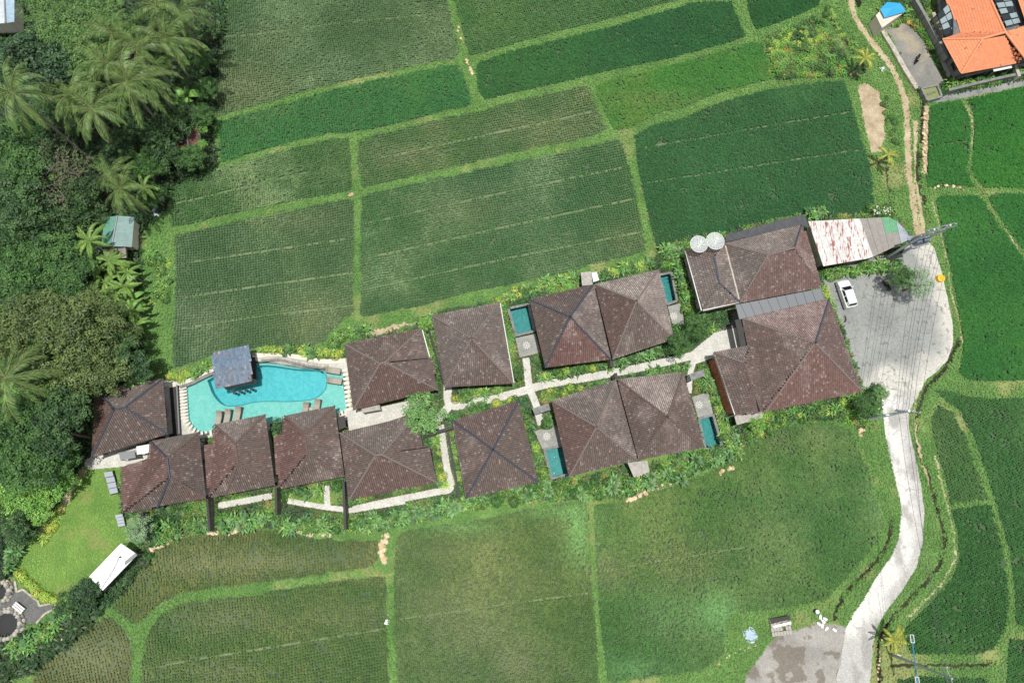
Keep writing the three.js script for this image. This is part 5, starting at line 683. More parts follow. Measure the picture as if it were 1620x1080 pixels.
// ---------------------------------------------------------------- orange roofed house, top right
{
  const e = 3.2, r = 5.6, g1 = [1545, -60, r], g2 = [1568, 0, r], g3 = [1591, 51, r], hp = [1555, 61, r], L = [1492, 62, e], B1 = [1521, 116, e], B2 = [1605, 95, e];
  const ORG = S(232, 146, 104), og = pantile(0.32, 0.38); og.computeVertexNormals();
  house('orange_roof_house', 'house with bright orange tiled roofs in the top right corner', 'house', null, { he: e, faces: [[[1478, -60, e], g1, g2, g3, [1522, 52, e + 0.15], [1496, 0, e]], [L, [1522, 52, e + 0.15], g3, hp], [L, hp, B1], [B1, hp, g3, [1622, 92, 4.1], B2], [g3, [1625, 38, 4.6], [1690, 22, 4.6], [1690, 78, e], [1622, 92, 4.1]], [[1598, -40, 4.2], [1700, -60, 5.4], [1700, 16, 5.4], [1625, 38, 4.4]]],
    hips: [[g1, g2, 'orange'], [g2, g3, 'orange'], [hp, g3, 'orange'], [hp, L, 'orange'], [hp, B1, 'orange'], [g3, [1622, 92, 4.1], 'orange']], walls: [[1500, -40], [1690, -60], [1690, 84], [1605, 96], [1521, 114], [1497, 64]], inset: 1.2, wallMat: mottled([92, 94, 96], [124, 126, 126], 0.85, 0.4), tones: [[ORG, -0.5], [ORG, -0.5], [S(238, 156, 112), -0.5], [ORG, -0.5], [ORG, -0.5], [S(238, 156, 112), -0.5]], tileGeo: og, tw: 0.31, tl: 0.36, red: 0.05, capR: 0.16 });
  // glass panes over the two side courts
  const gl = new THREE.MeshPhysicalMaterial({ color: C(S(150, 166, 170)), roughness: 0.12, metalness: 0.1 });
  const panes = (label, c, n, m, h0, h1) => { const o = center(c, h0), t = thing('glass_roof', o, label, 'glass roof'); const [a, b, d, f] = [at(c[0][0], c[0][1], h1), at(c[1][0], c[1][1], h1), at(c[2][0], c[2][1], h0), at(c[3][0], c[3][1], h0)].map(p => p.sub(o)); const q = (u, v) => a.clone().lerp(b, u).lerp(f.clone().lerp(d, u), v); for (let i = 0; i < n; i++) for (let j = 0; j < m; j++) { const k = (i + j) % 3 ? gl : M.glass; mesh('pane', prism3([q(i / n + 0.015, j / m + 0.02), q((i + 1) / n - 0.015, j / m + 0.02), q((i + 1) / n - 0.015, (j + 1) / m - 0.02), q(i / n + 0.015, (j + 1) / m - 0.02)], 0.03), k, t); } for (let j = 0; j <= m; j++) mesh('frame', bar(q(0, j / m), q(1, j / m), 0.05, 4), M.dark, t); for (let i = 0; i <= n; i++) mesh('frame', bar(q(i / n, 0), q(i / n, 1), 0.05, 4), M.dark, t); [[0, 0], [1, 0], [0, 1], [1, 1]].forEach(([u, v]) => { const p = q(u, v); mesh('post', bar(V(p.x, 0, p.z), p, 0.05, 6), M.dark, t); }); };
  panes('pale glass roof panes left of the orange main roof', [[1484, 22], [1500, 6], [1521, 50], [1496, 56]], 2, 4, 2.9, 3.3); panes('glass roof panes in the court between the orange roofs', [[1572, -6], [1598, -8], [1616, 36], [1593, 42]], 2, 5, 3.7, 3.9);
  structure('house_court', uvPlan(slab(xz([[1474, 24], [1486, 15], [1530, -20], [1690, -30], [1690, 108], [1610, 104], [1508, 132], [1486, 92]]), 0.12, 0.3)), mottled([54, 56, 60], [80, 82, 84], 0.8, 0.4));
  const W = (pts, w, h, lab, mat) => { const o = center(pts), t = thing('boundary_wall', o, lab, 'wall'); const P = xz(pts); mesh('wall', rel(uvPlan(slab(ribbon(P, w), h, h + 0.3)), o), mat, t); mesh('coping', rel(uvPlan(slab(ribbon(P, w + 0.1), h + 0.07, 0.068)), o), mat === M.plaster ? M.stone : M.greystone, t); };
  W([[1394, 50], [1410, 76], [1430, 112], [1449, 142]], 0.62, 0.4, 'low pale wall along the left side of the cobbled driveway', M.plaster); W([[1440, 6], [1455, 32], [1480, 78], [1492, 100]], 0.4, 1.4, 'grey wall between the driveway and the orange roofed house', M.greystone); W([[1471, 26], [1481, 48], [1493, 74]], 0.5, 0.9, 'pale wall beside the glass roof panes', M.plaster); W([[1495, 148], [1540, 137], [1625, 118], [1690, 104]], 0.3, 1.0, 'grey front wall of the orange roofed house along the fields', M.greystone); W([[1598, 110], [1604, 128]], 0.4, 1.2, 'short white wall in front of the orange roofed house', M.plaster);
  canopy('white_awning', 'white flat awning at the front of the orange roofed house', 'awning', [[1571, 106], [1600, 99], [1602, 107], [1573, 113]], 2.4, 0.08, M.whitepaint);
  { const pts = [[1459, 139], [1484, 134], [1491, 152], [1468, 158]], o = center(pts, 0.8), t = thing('stone_planter', o, 'square grey stone basin at the lower end of the driveway', 'planter'), P = xz(pts, 0.8); P.forEach((a, k) => { const b = P[(k + 1) % 4]; mesh('side', rel(uvPlan(slab(ribbon([a, b], 0.3), 0.8 + 0.004 * k, 1.0)), o), M.greystone, t); }); mesh('soil', rel(slab(P, 0.55, 0.6), o), std(S(128, 138, 84), 0.9), t); for (let i = 0; i < 4; i++) { const q = mesh('stone', rockGeos[i], M.greystone, t); q.position.set((i - 1.5) * 0.35, 0.62, 0.2 - 0.15 * i); q.scale.setScalar(0.2); } }
  // hut with blue tarp
  const o = center([[1393, 14], [1434, 18]], 2.6), t = thing('tarp_hut', o, 'small pale hut under a bright blue tarpaulin roof', 'hut'); const apx = at(1412, 12, 3.2), rim = [[1393, 14], [1404, 3], [1425, 5], [1434, 18], [1400, 28]].map(p => at(p[0], p[1], 2.6)); const tp = []; rim.forEach((a, i) => tp.push(prism3([a, rim[(i + 1) % 5], apx], 0.04))); mesh('tarpaulin', rel(merge(tp), o), std(S(52, 164, 216), 0.5), t); ROOFS.push(rim.map(p => [p.x, p.z]));
  const hw = xz([[1386, 24], [1395, 15], [1430, 20], [1396, 44]], 2.3); mesh('wall', rel(uvPlan(slab(hw, 2.3, 2.5)), o), M.plaster, t); mesh('rope', rel(bar(at(1406, 14, 3.05), at(1430, 16, 2.75), 0.02, 4), o), M.rope, t); mesh('tie_bar', rel(bar(at(1434, 18, 2.6), at(1432, 20, 0), 0.04, 6), o), M.steel, t);
}
// ---------------------------------------------------------------- odds and ends by the gravel yard and in the grove
function sheet3(label, cat, name, x, y, s, col, seed) { const g = mulberry(seed), p = at(x, y, 0.1), t = thing(name, V(p.x, 0.06, p.z), label, cat), n = 9, pos = [], idx = []; for (let j = 0; j <= n; j++) for (let i = 0; i <= n; i++) { const u = i / n - 0.5, v = j / n - 0.5, q = 1 - 0.35 * vn(i * 0.9 + seed, j * 0.9), h = Math.max(0, 0.55 - 1.6 * Math.max(Math.abs(u), Math.abs(v))) * (0.4 + 0.8 * vn(i * 0.7, j * 0.7 + seed)); pos.push(u * s * q, h * s * 0.5, v * s * q * 0.9); } for (let j = 0; j < n; j++) for (let i = 0; i < n; i++) { const k = j * (n + 1) + i; idx.push(k, k + n + 1, k + 1, k + 1, k + n + 1, k + n + 2); } mesh('sheet', rawGeo(pos, null, null, idx), std(col, 0.5, { side: THREE.DoubleSide }), t); mesh('weight', rbox(0.3, 0.14, 0.2, s * 0.3, 0.1, s * 0.2, 0.03), M.greystone, t); t.rotation.y = g() * 3; }
sheet3('crumpled pale blue tarpaulin heap beside the gravel yard', 'tarpaulin', 'tarpaulin', 1188, 1005, 2.1, S(184, 202, 228), 5);
{ const p = at(1234, 990, 0), t = thing('brick_pallet', V(p.x, 0.04, p.z), 'stack of pale grey building blocks under boards at the gravel yard', 'blocks'); const g = mulberry(9); for (let i = 0; i < 7; i++) for (let j = 0; j < 4; j++) for (let k = 0; k < (j < 2 ? 2 : 1); k++) if (g() > 0.12) mesh('block', rbox(0.36, 0.26, 0.5, (i - 3) * 0.38, 0.16 + k * 0.27, (j - 1.5) * 0.55 + (g() - 0.5) * 0.06, 0.015, (g() - 0.5) * 0.1), j < 2 ? M.stone : M.plinth, t); mesh('board', box(2.6, 0.05, 0.5, 0, 0.62, -0.9, 0.06), M.darkwood, t); mesh('board', box(2.4, 0.05, 0.3, 0.1, 0.6, -0.25, 0.1), M.white, t); t.rotation.y = 0.12; }
{ const g = mulberry(15); const lay = [[1298, 976], [1303, 983], [1296, 987], [1306, 979], [1301, 990], [1308, 994], [1320, 996]]; lay.forEach(([x, y], i) => { const p = at(x, y, 0.1), t = thing('white_sack', V(p.x, 0.05, p.z), 'small white sack at the grassy edge of the gravel yard, ' + ['top', 'second from top', 'fourth from top', 'third from top', 'third from bottom', 'second from bottom', 'bottom one'][i], 'sack', 'white sacks at the gravel yard'); mesh('bag', rbox(0.55, 0.2, 0.36, 0, 0.1, 0, 0.09), M.white, t); mesh('tied_end', rbox(0.14, 0.1, 0.2, 0.3, 0.1, 0, 0.04), M.white, t); t.rotation.y = g() * 6; });
  const q = at(1292, 967, 0.3), t2 = thing('barrel', V(q.x, 0, q.z), 'small dark drum with a white lid on the grass by the sacks', 'drum'); mesh('drum', cyl(0.3, 0.3, 0.6, 0, 0, 0, 16), std(S(50, 62, 70), 0.5), t2); mesh('lid', cyl(0.27, 0.25, 0.05, 0, 0.6, 0, 16), M.white, t2); }
sheet3('crumpled white sheet lying beside the dirt track', 'sheet', 'plastic_sheet', 1398, 108, 1.1, S(232, 232, 228), 8); sheet3('white and blue junk heap beside the palm at the grove edge', 'junk', 'junk_heap', 244, 333, 2.0, S(196, 206, 216), 11); sheet3('white sheet and scrap on the bare ground under the top palms', 'scrap', 'scrap_sheet', 302, 106, 1.4, S(214, 216, 214), 12); sheet3('white plastic sheet on the bank of the bottom left field', 'sheet', 'plastic_sheet', 612, 984, 0.7, S(230, 232, 232), 14); sheet3('white sheet lying below the rusty hut at the field edge', 'sheet', 'plastic_sheet', 323, 248, 0.9, S(220, 220, 216), 16);
// ---------------------------------------------------------------- vegetation
function leafInto(B, p, dir, up, L, W, col, droop = 0.2) {          // one leaf: two folded halves in two lengths
  const s = new THREE.Vector3().crossVectors(dir, up).normalize().multiplyScalar(W / 2), m = p.clone().addScaledVector(dir, L * 0.5), t = p.clone().addScaledVector(dir, L).addScaledVector(up, -droop * L);
  const k = B.pos.length / 3; for (const v of [p, m.clone().add(s), m.clone().sub(s), t]) { B.pos.push(v.x, v.y, v.z); B.col.push(...col); }
  B.idx.push(k, k + 1, k + 2, k + 2, k + 1, k + 3);
}
const buf = () => ({ pos: [], col: [], idx: [] }), bufGeo = B => rawGeo(B.pos, null, B.col, B.idx);
const unit = g => { const u = g() * 2 - 1, a = g() * 6.283, s = Math.sqrt(1 - u * u); return V(s * Math.cos(a), u, s * Math.sin(a)); };
function crownGeo(seed, o) {                                       // unit crown (radius 1): uneven clumps of leaves
  const g = mulberry(seed), B = buf();
  for (let i = 0; i < o.clumps; i++) {
    const u = unit(g); u.y = Math.abs(u.y) * 1.1 - 0.25; const rad = o.hollow ? rr(0.45, 1, g) : Math.pow(g(), 0.4), c = u.multiplyScalar(rad * (0.82 + 0.3 * vn(u.x * 2 + seed, u.z * 2))); c.y *= o.flat;
    const rc = rr(0.16, 0.34, g) * (o.cs || 1), tone = mix3(o.c1, o.c2, g());
    for (let k = 0; k < o.leaves; k++) {
      const n = unit(g); if (n.y < -0.35) n.y *= -1; const p = c.clone().addScaledVector(n, rc * (0.55 + 0.45 * g())); const up = n.clone().add(V(0, 0.8, 0)).addScaledVector(unit(g), 0.5).normalize();
      const dir = new THREE.Vector3().crossVectors(up, unit(g)).normalize(), f = 0.75 + 0.5 * g();
      leafInto(B, p, dir, up, o.leaf * rr(0.7, 1.25, g), o.leaf * o.wide, tone.map(v => v * f), 0.25);
    }
  }
  return bufGeo(B);
}
const bark = mottled([92, 80, 66], [132, 120, 102], 0.9, 0.6, 0.02), palmBark = mottled([112, 104, 94], [150, 142, 130], 0.9, 0.6, 0.02, 6), greyBark = mottled([112, 104, 92], [146, 138, 124], 0.9, 0.6);
const TREE = {
  light: { c1: S(70, 108, 50), c2: S(108, 144, 74), clumps: 120, leaves: 46, leaf: 0.075, wide: 0.35, flat: 0.6, cs: 0.75 },
  mid: { c1: S(40, 80, 34), c2: S(84, 124, 58), clumps: 84, leaves: 54, leaf: 0.085, wide: 0.5, flat: 0.65, cs: 0.85 },
  olive: { c1: S(54, 78, 34), c2: S(112, 130, 70), clumps: 66, leaves: 60, leaf: 0.085, wide: 0.55, flat: 0.7, cs: 0.9 },
  dark: { c1: S(34, 66, 34), c2: S(76, 110, 56), clumps: 54, leaves: 56, leaf: 0.095, wide: 0.5, flat: 0.7, cs: 0.9 },
  glossy: { c1: S(28, 58, 32), c2: S(64, 98, 56), clumps: 56, leaves: 40, leaf: 0.13, wide: 0.5, flat: 0.7, cs: 0.9 },
  lime: { c1: S(92, 148, 56), c2: S(142, 186, 88), clumps: 60, leaves: 44, leaf: 0.1, wide: 0.45, flat: 0.6, cs: 0.85 },
  sparse: { c1: S(78, 96, 56), c2: S(112, 124, 84), clumps: 34, leaves: 12, leaf: 0.09, wide: 0.4, flat: 0.6, hollow: true },
  grey: { c1: S(104, 138, 96), c2: S(152, 180, 138), clumps: 60, leaves: 34, leaf: 0.1, wide: 0.4, flat: 0.6, hollow: true, cs: 0.8 },
  frangi: { c1: S(78, 126, 62), c2: S(128, 168, 98), clumps: 70, leaves: 30, leaf: 0.13, wide: 0.36, flat: 0.5, cs: 0.8 },
};
const crowns = {}; let tseed = 500; for (const k in TREE) crowns[k] = [1, 2].map(i => crownGeo(tseed++, TREE[k]));
function trunkGeo(h, r, g, spread, bare) {
  const parts = [], top = V(rr(-0.3, 0.3, g), h * 0.62, rr(-0.3, 0.3, g)); parts.push(bar(V(0, -0.6, 0), top, r, 7, r * 0.7));
  const n = bare ? 7 : 4; for (let i = 0; i < n; i++) { const a = i / n * 6.28 + g(), e = V(Math.cos(a) * spread * rr(0.5, 0.8, g), h * rr(0.85, 1.05, g), Math.sin(a) * spread * rr(0.5, 0.8, g)); parts.push(bar(top, e, r * 0.5, 5, r * 0.2));
    if (bare) for (let k = 0; k < 4; k++) { const q = top.clone().lerp(e, rr(0.4, 1, g)); const f = q.clone().add(V(rr(-1.4, 1.4, g), rr(0.1, 0.9, g), rr(-1.4, 1.4, g))); parts.push(bar(q, f, r * 0.22, 4, r * 0.1)); const f2 = f.clone().add(V(rr(-0.9, 0.9, g), rr(0, 0.5, g), rr(-0.9, 0.9, g))); parts.push(bar(f, f2, r * 0.12, 4, r * 0.06)); } }
  return merge(parts);
}
const tg = mulberry(77), rankedT = [];
function tree(x, y, rpx, h, kind, label, group) {
  const c = at(x, y, h), o = V(c.x, 0, c.z), Rm = rpx * 0.09, t = thing('tree', o, label, 'tree', group);
  if (group === GT) rankedT.push([t, x]); mesh('trunk', trunkGeo(h, 0.1 + Rm * 0.035, tg, Rm, kind === 'sparse'), kind === 'sparse' ? greyBark : bark, t);
  const m = mesh('crown', crowns[kind][tg() < 0.5 ? 0 : 1], leafVC, t); m.position.set(0, h - Rm * 0.35, 0); m.rotation.y = tg() * 6.28; m.scale.set(Rm * rr(0.92, 1.1, tg), Rm * rr(0.9, 1.2, tg), Rm * rr(0.92, 1.1, tg)); return t;
}
const GT = 'trees of the dense grove along the left edge';
const kindWord = { light: 'pale feathery', mid: 'mid green', olive: 'olive green', dark: 'dark green', glossy: 'dark glossy-leaved', lime: 'bright lime green', sparse: 'half bare' };
const MARKS = [[11, 14, 'the building in the top left corner'], [186, 366, 'the green roofed shed'], [295, 215, 'the rusty hut'], [204, 660, 'the leftmost villa'], [18, 145, 'the tallest leaning palm'], [8, 598, 'the big palm on the left edge'], [215, 72, 'the upper palm cluster'], [110, 850, 'the lawn'], [240, 470, 'the grass verge']];
const whereWord = (x, y) => { const m = MARKS.slice().sort((p, q) => Math.hypot(p[0] - x, p[1] - y) - Math.hypot(q[0] - x, q[1] - y))[0], d = Math.hypot(m[0] - x, m[1] - y), dx = x - m[0], dy = y - m[1]; const w = (Math.abs(dy) > Math.abs(dx) * 0.45 ? (dy < 0 ? 'above ' : 'below ') : '') + (Math.abs(dx) > Math.abs(dy) * 0.45 ? (dx < 0 ? 'left of ' : 'right of ') : ''); return (d < 55 ? 'just ' : '') + w + m[2]; };
for (const [x, y, r, h, k] of [
  [90, 32, 46, 10, 'light'], [138, 66, 44, 10, 'light'], [62, -8, 40, 9, 'light'], [156, 10, 42, 9, 'light'], [118, 104, 32, 9, 'light'], [170, 45, 34, 9, 'light'], [28, 86, 36, 10, 'glossy'], [72, 98, 38, 10, 'glossy'], [48, 62, 30, 9, 'glossy'], [102, 72, 26, 9, 'glossy'], [90, 130, 30, 8, 'glossy'],
  [20, 215, 40, 8, 'mid'], [36, 258, 38, 8, 'mid'], [80, 245, 34, 8, 'sparse'], [108, 262, 30, 8, 'sparse'], [30, 310, 44, 8, 'dark'], [82, 300, 34, 7, 'sparse'], [20, 365, 40, 8, 'dark'], [62, 345, 34, 6, 'dark'], [120, 300, 30, 6, 'dark'], [105, 345, 30, 5, 'dark'], [10, 280, 36, 7, 'dark'], [140, 330, 24, 4, 'dark'],
  [70, 398, 38, 8, 'mid'], [28, 428, 40, 9, 'mid'], [104, 436, 34, 8, 'mid'], [64, 448, 34, 8, 'mid'], [8, 400, 36, 8, 'mid'], [120, 405, 24, 6, 'mid'], [40, 500, 42, 10, 'olive'], [95, 508, 44, 11, 'olive'], [60, 555, 40, 10, 'olive'], [130, 545, 38, 9, 'olive'], [162, 500, 32, 8, 'olive'], [160, 582, 36, 8, 'olive'], [194, 560, 32, 7, 'dark'], [108, 588, 40, 9, 'olive'], [10, 545, 36, 9, 'olive'], [140, 480, 28, 8, 'olive'], [188, 525, 24, 6, 'olive'], [28, 580, 34, 9, 'dark'],
  [212, 580, 22, 6, 'dark'], [160, 604, 20, 5, 'dark'], [100, 630, 32, 9, 'dark'], [80, 646, 36, 9, 'dark'], [62, 690, 36, 8, 'dark'], [86, 684, 32, 8, 'dark'], [20, 680, 40, 8, 'mid'], [108, 606, 26, 8, 'dark'], [38, 735, 40, 8, 'mid'], [82, 728, 30, 6, 'mid'], [104, 720, 20, 4, 'mid'], [45, 640, 34, 8, 'mid'], [8, 725, 34, 7, 'mid'],
  [35, 790, 32, 4, 'lime'], [72, 768, 28, 4, 'lime'], [18, 830, 28, 4, 'dark'], [98, 760, 20, 3, 'lime'], [4, 790, 26, 4, 'lime'], [60, 808, 20, 3, 'lime'],
  [272, 190, 36, 5, 'dark'], [248, 222, 34, 5, 'dark'], [236, 150, 34, 5, 'dark'], [300, 118, 22, 4, 'dark'], [318, 92, 18, 4, 'mid'], [326, 136, 20, 4, 'mid'], [318, 178, 20, 4, 'mid'], [300, 246, 22, 4, 'mid'], [326, 45, 20, 3, 'dark'], [200, 200, 30, 5, 'dark'], [180, 235, 28, 5, 'dark'], [290, 40, 28, 5, 'dark'], [318, 202, 9, 3, 'lime'], [318, 226, 9, 3, 'lime'], [212, 30, 34, 6, 'dark'], [262, 245, 28, 4, 'dark'], [226, 262, 26, 4, 'mid'], [236, 305, 22, 4, 'mid'], [160, 120, 30, 6, 'dark'], [170, 165, 30, 5, 'dark'], [120, 180, 30, 6, 'dark'], [60, 170, 34, 7, 'dark']]) tree(x, y, r, h, k, kindWord[k] + ' tree ' + whereWord(x, y), GT);
// single trees about the compound
tree(668, 652, 31, 4.6, 'frangi', 'broad frangipani tree with pale blossom at the crossing of the garden paths'); tree(1076, 543, 20, 4, 'mid', 'green tree over the white terrace right of the upper twin villa'); tree(1106, 516, 20, 4, 'mid', 'dark leaved tree beside the small porch roof');
tree(1431, 437, 23, 4, 'mid', 'round green tree beside the transformer poles'); tree(1458, 446, 25, 4.2, 'grey', 'thin grey-green tree on the car park near the yellow tank'); tree(1374, 642, 19, 3.2, 'mid', 'bushy tree at the lower corner of the car park'); tree(1396, 622, 13, 3, 'frangi', 'thin pale tree where the white road meets the car park');
tree(439, 672, 13, 3, 'dark', 'small dark tree between the two small villas at the pool'); tree(215, 838, 20, 3.4, 'grey', 'grey-green leafy tree behind the white tent roof'); tree(108, 955, 22, 3.4, 'dark', 'dark tree between the paved plaza and the lower field'); tree(130, 940, 20, 3.2, 'glossy', 'glossy dark tree at the end of the white tent roof'); tree(1200, 668, 16, 2.6, 'lime', 'lime green bush below the lobby building');
tree(820, 508 + 80, 12, 2.6, 'mid', 'small green tree at the end of the path to the uppermost plunge pool'); tree(672, 512, 11, 3, 'lime', 'tall yellow-green bush at the corner of the terrace-room villa'); tree(1425, 575 - 150 + 8, 9, 2.4, 'dark', 'small dark bush beside the parked scooter');

// ---- coconut palms: each frond a part
function frondGeo(seed, L, c1, c2, lean) {
  const g = mulberry(seed), B = buf(), n = 18, pts = []; let a = lean, x = 0, y = 0; for (let i = 0; i <= n; i++) { pts.push(V(x, y, (g() - 0.5) * 0.02)); x += Math.cos(a) * L / n; y += Math.sin(a) * L / n; a -= (1.5 + lean) / n * (0.35 + 1.1 * i / n); }
  for (let i = 1; i <= n; i++) { const p = pts[i], d = pts[i].clone().sub(pts[i - 1]).normalize(), u = i / n, len = L * 0.2 * Math.sin(Math.PI * (0.12 + 0.8 * u)) * rr(0.85, 1.1, g);
    for (const s of [-1, 1]) for (let q = 0; q < 2; q++) { const pp = p.clone().lerp(pts[i - 1], q * 0.5); const dir = V(d.x * 0.95, d.y * 0.8 - 0.55 - 0.3 * g(), s * rr(0.6, 0.95, g)).normalize(); leafInto(B, pp, dir, V(-d.y, d.x, 0).addScaledVector(V(0, 0, s), 0.25).normalize(), len, 0.085, mix3(c1, c2, g()).map(v => v * (0.8 + 0.4 * g())), 0.18); } }
  const rach = new THREE.TubeGeometry(new THREE.CatmullRomCurve3(pts), 10, 0.022, 4, false); const rg = rach.toNonIndexed(); const cc = new Float32Array(rg.attributes.position.count * 3); for (let i = 0; i < cc.length; i += 3) { cc[i] = 0.3; cc[i + 1] = 0.33; cc[i + 2] = 0.12; } rg.setAttribute('color', new THREE.BufferAttribute(cc, 3)); rg.deleteAttribute('uv');
  const lg = bufGeo(B).toNonIndexed(); return mergeGeometries([lg, rg]);
}
const FR = { green: [1.0, 0.6, 0.25, -0.1, -0.35].map((l, i) => frondGeo(800 + i, 5.4, S(58, 92, 42), S(126, 150, 84), l)), yellow: [0.9, 0.5, 0.1].map((l, i) => frondGeo(820 + i, 2.4, S(130, 150, 50), S(200, 192, 84), l)), young: [0.9, 0.55, 0.15].map((l, i) => frondGeo(840 + i, 2.6, S(92, 138, 58), S(140, 176, 88), l)) };
const pg = mulberry(31);
function palm(x, y, h, n, kind, scale, label, group, base) {
  const c = at(x, y, h), b = base ? at(base[0], base[1], 0) : V(c.x + rr(-0.8, 0.8, pg), 0, c.z + rr(-0.8, 0.8, pg)); b.y = -0.1; const t = thing('palm_tree', V(b.x, 0, b.z), label, 'palm tree', group), d = c.clone().sub(t.position);
  mesh('trunk', tube([V(0, -0.3, 0), V(d.x * 0.25, h * 0.35, d.z * 0.25), V(d.x * 0.62, h * 0.7, d.z * 0.62), d], kind === 'green' ? 0.17 : 0.12, 12, 7), palmBark, t);
  for (let i = 0; i < n; i++) { const f = mesh('frond', pick(FR[kind], pg), leafVC, t); f.position.copy(d); f.rotation.set(rr(-0.5, 0.5, pg), i * 2.39996 + rr(-0.35, 0.35, pg), rr(-0.25, 0.2, pg), 'YXZ'); f.scale.setScalar(scale * rr(0.72, 1.12, pg)); }
  if (kind === 'green') for (let i = 0; i < 5; i++) { const a = i * 1.3; mesh('coconut', new THREE.SphereGeometry(0.15, 7, 5).translate(d.x + Math.cos(a) * 0.3, d.y - 0.25, d.z + Math.sin(a) * 0.3), M.nut || (M.nut = std(S(120, 130, 60), 0.6)), t); }
}
const GP = 'coconut palms of the grove';
[[18, 145, 16, 22, 1.05, 'tall coconut palm with a long bare leaning trunk at the left edge', [150, 258]], [145, 172, 14, 22, 1.0, 'coconut palm right of the tallest leaning palm, its lower trunk showing', [198, 256]], [200, 128, 14, 22, 1.05, 'coconut palm in the middle of the upper palm cluster', null], [216, 72, 13, 20, 1.0, 'coconut palm near the top of the upper palm cluster', null], [246, 8, 13, 20, 1.0, 'coconut palm cut by the top edge of the picture', null], [176, 52, 12, 18, 0.9, 'smaller coconut palm at the left of the top cluster', null], [262, 62, 12, 20, 1.0, 'coconut palm at the right of the upper cluster, nearest the top left field', null], [232, 118, 12, 18, 0.95, 'coconut palm under the right side of the upper cluster', null], [278, 18, 12, 18, 0.95, 'coconut palm at the top edge nearest the fields', null], [112, 150, 13, 20, 1.0, 'coconut palm between the tallest leaning palm and the upper cluster', null], [168, 98, 13, 20, 1.0, 'coconut palm at the middle left of the upper cluster', null], [190, 298, 8, 18, 0.8, 'coconut palm just above the green roofed shed', null], [8, 598, 13, 20, 1.1, 'large coconut palm low on the left edge', null], [172, 272, 7, 14, 0.7, 'short palm left of the palm above the green roofed shed', null]].forEach(p => palm(p[0], p[1], p[2], p[3], 'green', p[4], p[5], GP, p[6]));
[[120, 398, 5, 14, 0.8, 'young palm left of the green roofed shed'], [150, 420, 4, 12, 0.75, 'young palm at the lower left corner of the green roofed shed'], [165, 445, 4, 12, 0.75, 'young palm below the grey lean-to roof'], [213, 514, 3, 13, 0.85, 'star shaped young palm on the grass verge'], [180, 470, 4, 12, 0.7, 'young palm between the olive trees and the verge'], [200, 430, 4, 12, 0.7, 'young palm right of the grey lean-to roof'], [142, 465, 5, 11, 0.9, 'young palm beside the olive trees'], [172, 412, 4.5, 12, 1.0, 'young palm covering the foot of the grey lean-to roof'], [196, 452, 4, 12, 0.95, 'young palm midway down the edge of the verge'], [140, 380, 6, 13, 1.0, 'taller young palm left of the green roofed shed'], [206, 492, 3.5, 12, 0.9, 'young palm just above the star shaped palm'], [226, 296, 5, 13, 1.0, 'young palm right of the palms above the shed']].forEach(p => palm(p[0], p[1], p[2], p[3], 'young', p[4] * 1.15, p[5], 'young palms around the green roofed shed'));
palm(1369, 92, 3.2, 12, 'yellow', 1.0, 'yellowing palm beside the weedy vegetable plot'); palm(1406, 244, 2.6, 12, 'yellow', 0.9, 'small yellow palm at the end of the dry tan plot'); palm(1415, 1012, 3, 12, 'yellow', 0.95, 'yellow-green palm beside the teal power pole');
tree(1362, 106, 12, 2, 'dark', 'dark bush at the foot of the yellowing palm');
// ---- banana plants: each leaf a part
const banLeaf = [0, 1].map(i => { const B = buf(), g = mulberry(900 + i), n = 7; let a = 0.9 - i * 0.4, x = 0.3, y = 0; for (let k = 0; k < n; k++) { const x2 = x + Math.cos(a) * 0.3, y2 = y + Math.sin(a) * 0.3, w = 0.34 * Math.sin(Math.PI * (0.15 + 0.8 * k / n)) + 0.05, w2 = k === n - 1 ? 0.02 : 0.34 * Math.sin(Math.PI * (0.15 + 0.8 * (k + 1) / n)) + 0.05, q = B.pos.length / 3, c = mix3(S(86, 140, 56), S(128, 170, 84), g()); B.pos.push(x, y, 0, x, y - 0.05, w, x, y - 0.05, -w, x2, y2, 0, x2, y2 - 0.05, w2, x2, y2 - 0.05, -w2); for (let z = 0; z < 6; z++) B.col.push(...c); B.idx.push(q, q + 1, q + 3, q + 3, q + 1, q + 4, q, q + 3, q + 2, q + 2, q + 3, q + 5); x = x2; y = y2; a -= 0.28; } return bufGeo(B); });
const bg2 = mulberry(55);
[[282, 168], [266, 160], [294, 150], [276, 178], [92, 428], [104, 420], [84, 432], [118, 430], [158, 456], [206, 474], [190, 480], [14, 620], [55, 612], [205, 600], [216, 596], [306, 82], [300, 92], [185, 490], [168, 470], [220, 250]].forEach(([x, y]) => { const h = rr(2.4, 3.4, bg2), c = at(x, y, h), t = thing('banana_plant', V(c.x, 0, c.z), 'banana plant ' + whereWord(x, y), 'banana plant', 'banana plants of the grove'); rankedT.push([t, x]); mesh('stem', cyl(0.14, 0.09, h + 0.3, 0, -0.3, 0, 8), M.stem || (M.stem = std(S(120, 136, 76), 0.7)), t); for (let i = 0; i < 8; i++) { const f = mesh('leaf', pick(banLeaf, bg2), leafVC, t); f.position.y = h - 0.1; f.rotation.y = i * 2.4 + bg2(); f.scale.setScalar(rr(0.8, 1.2, bg2)); } });

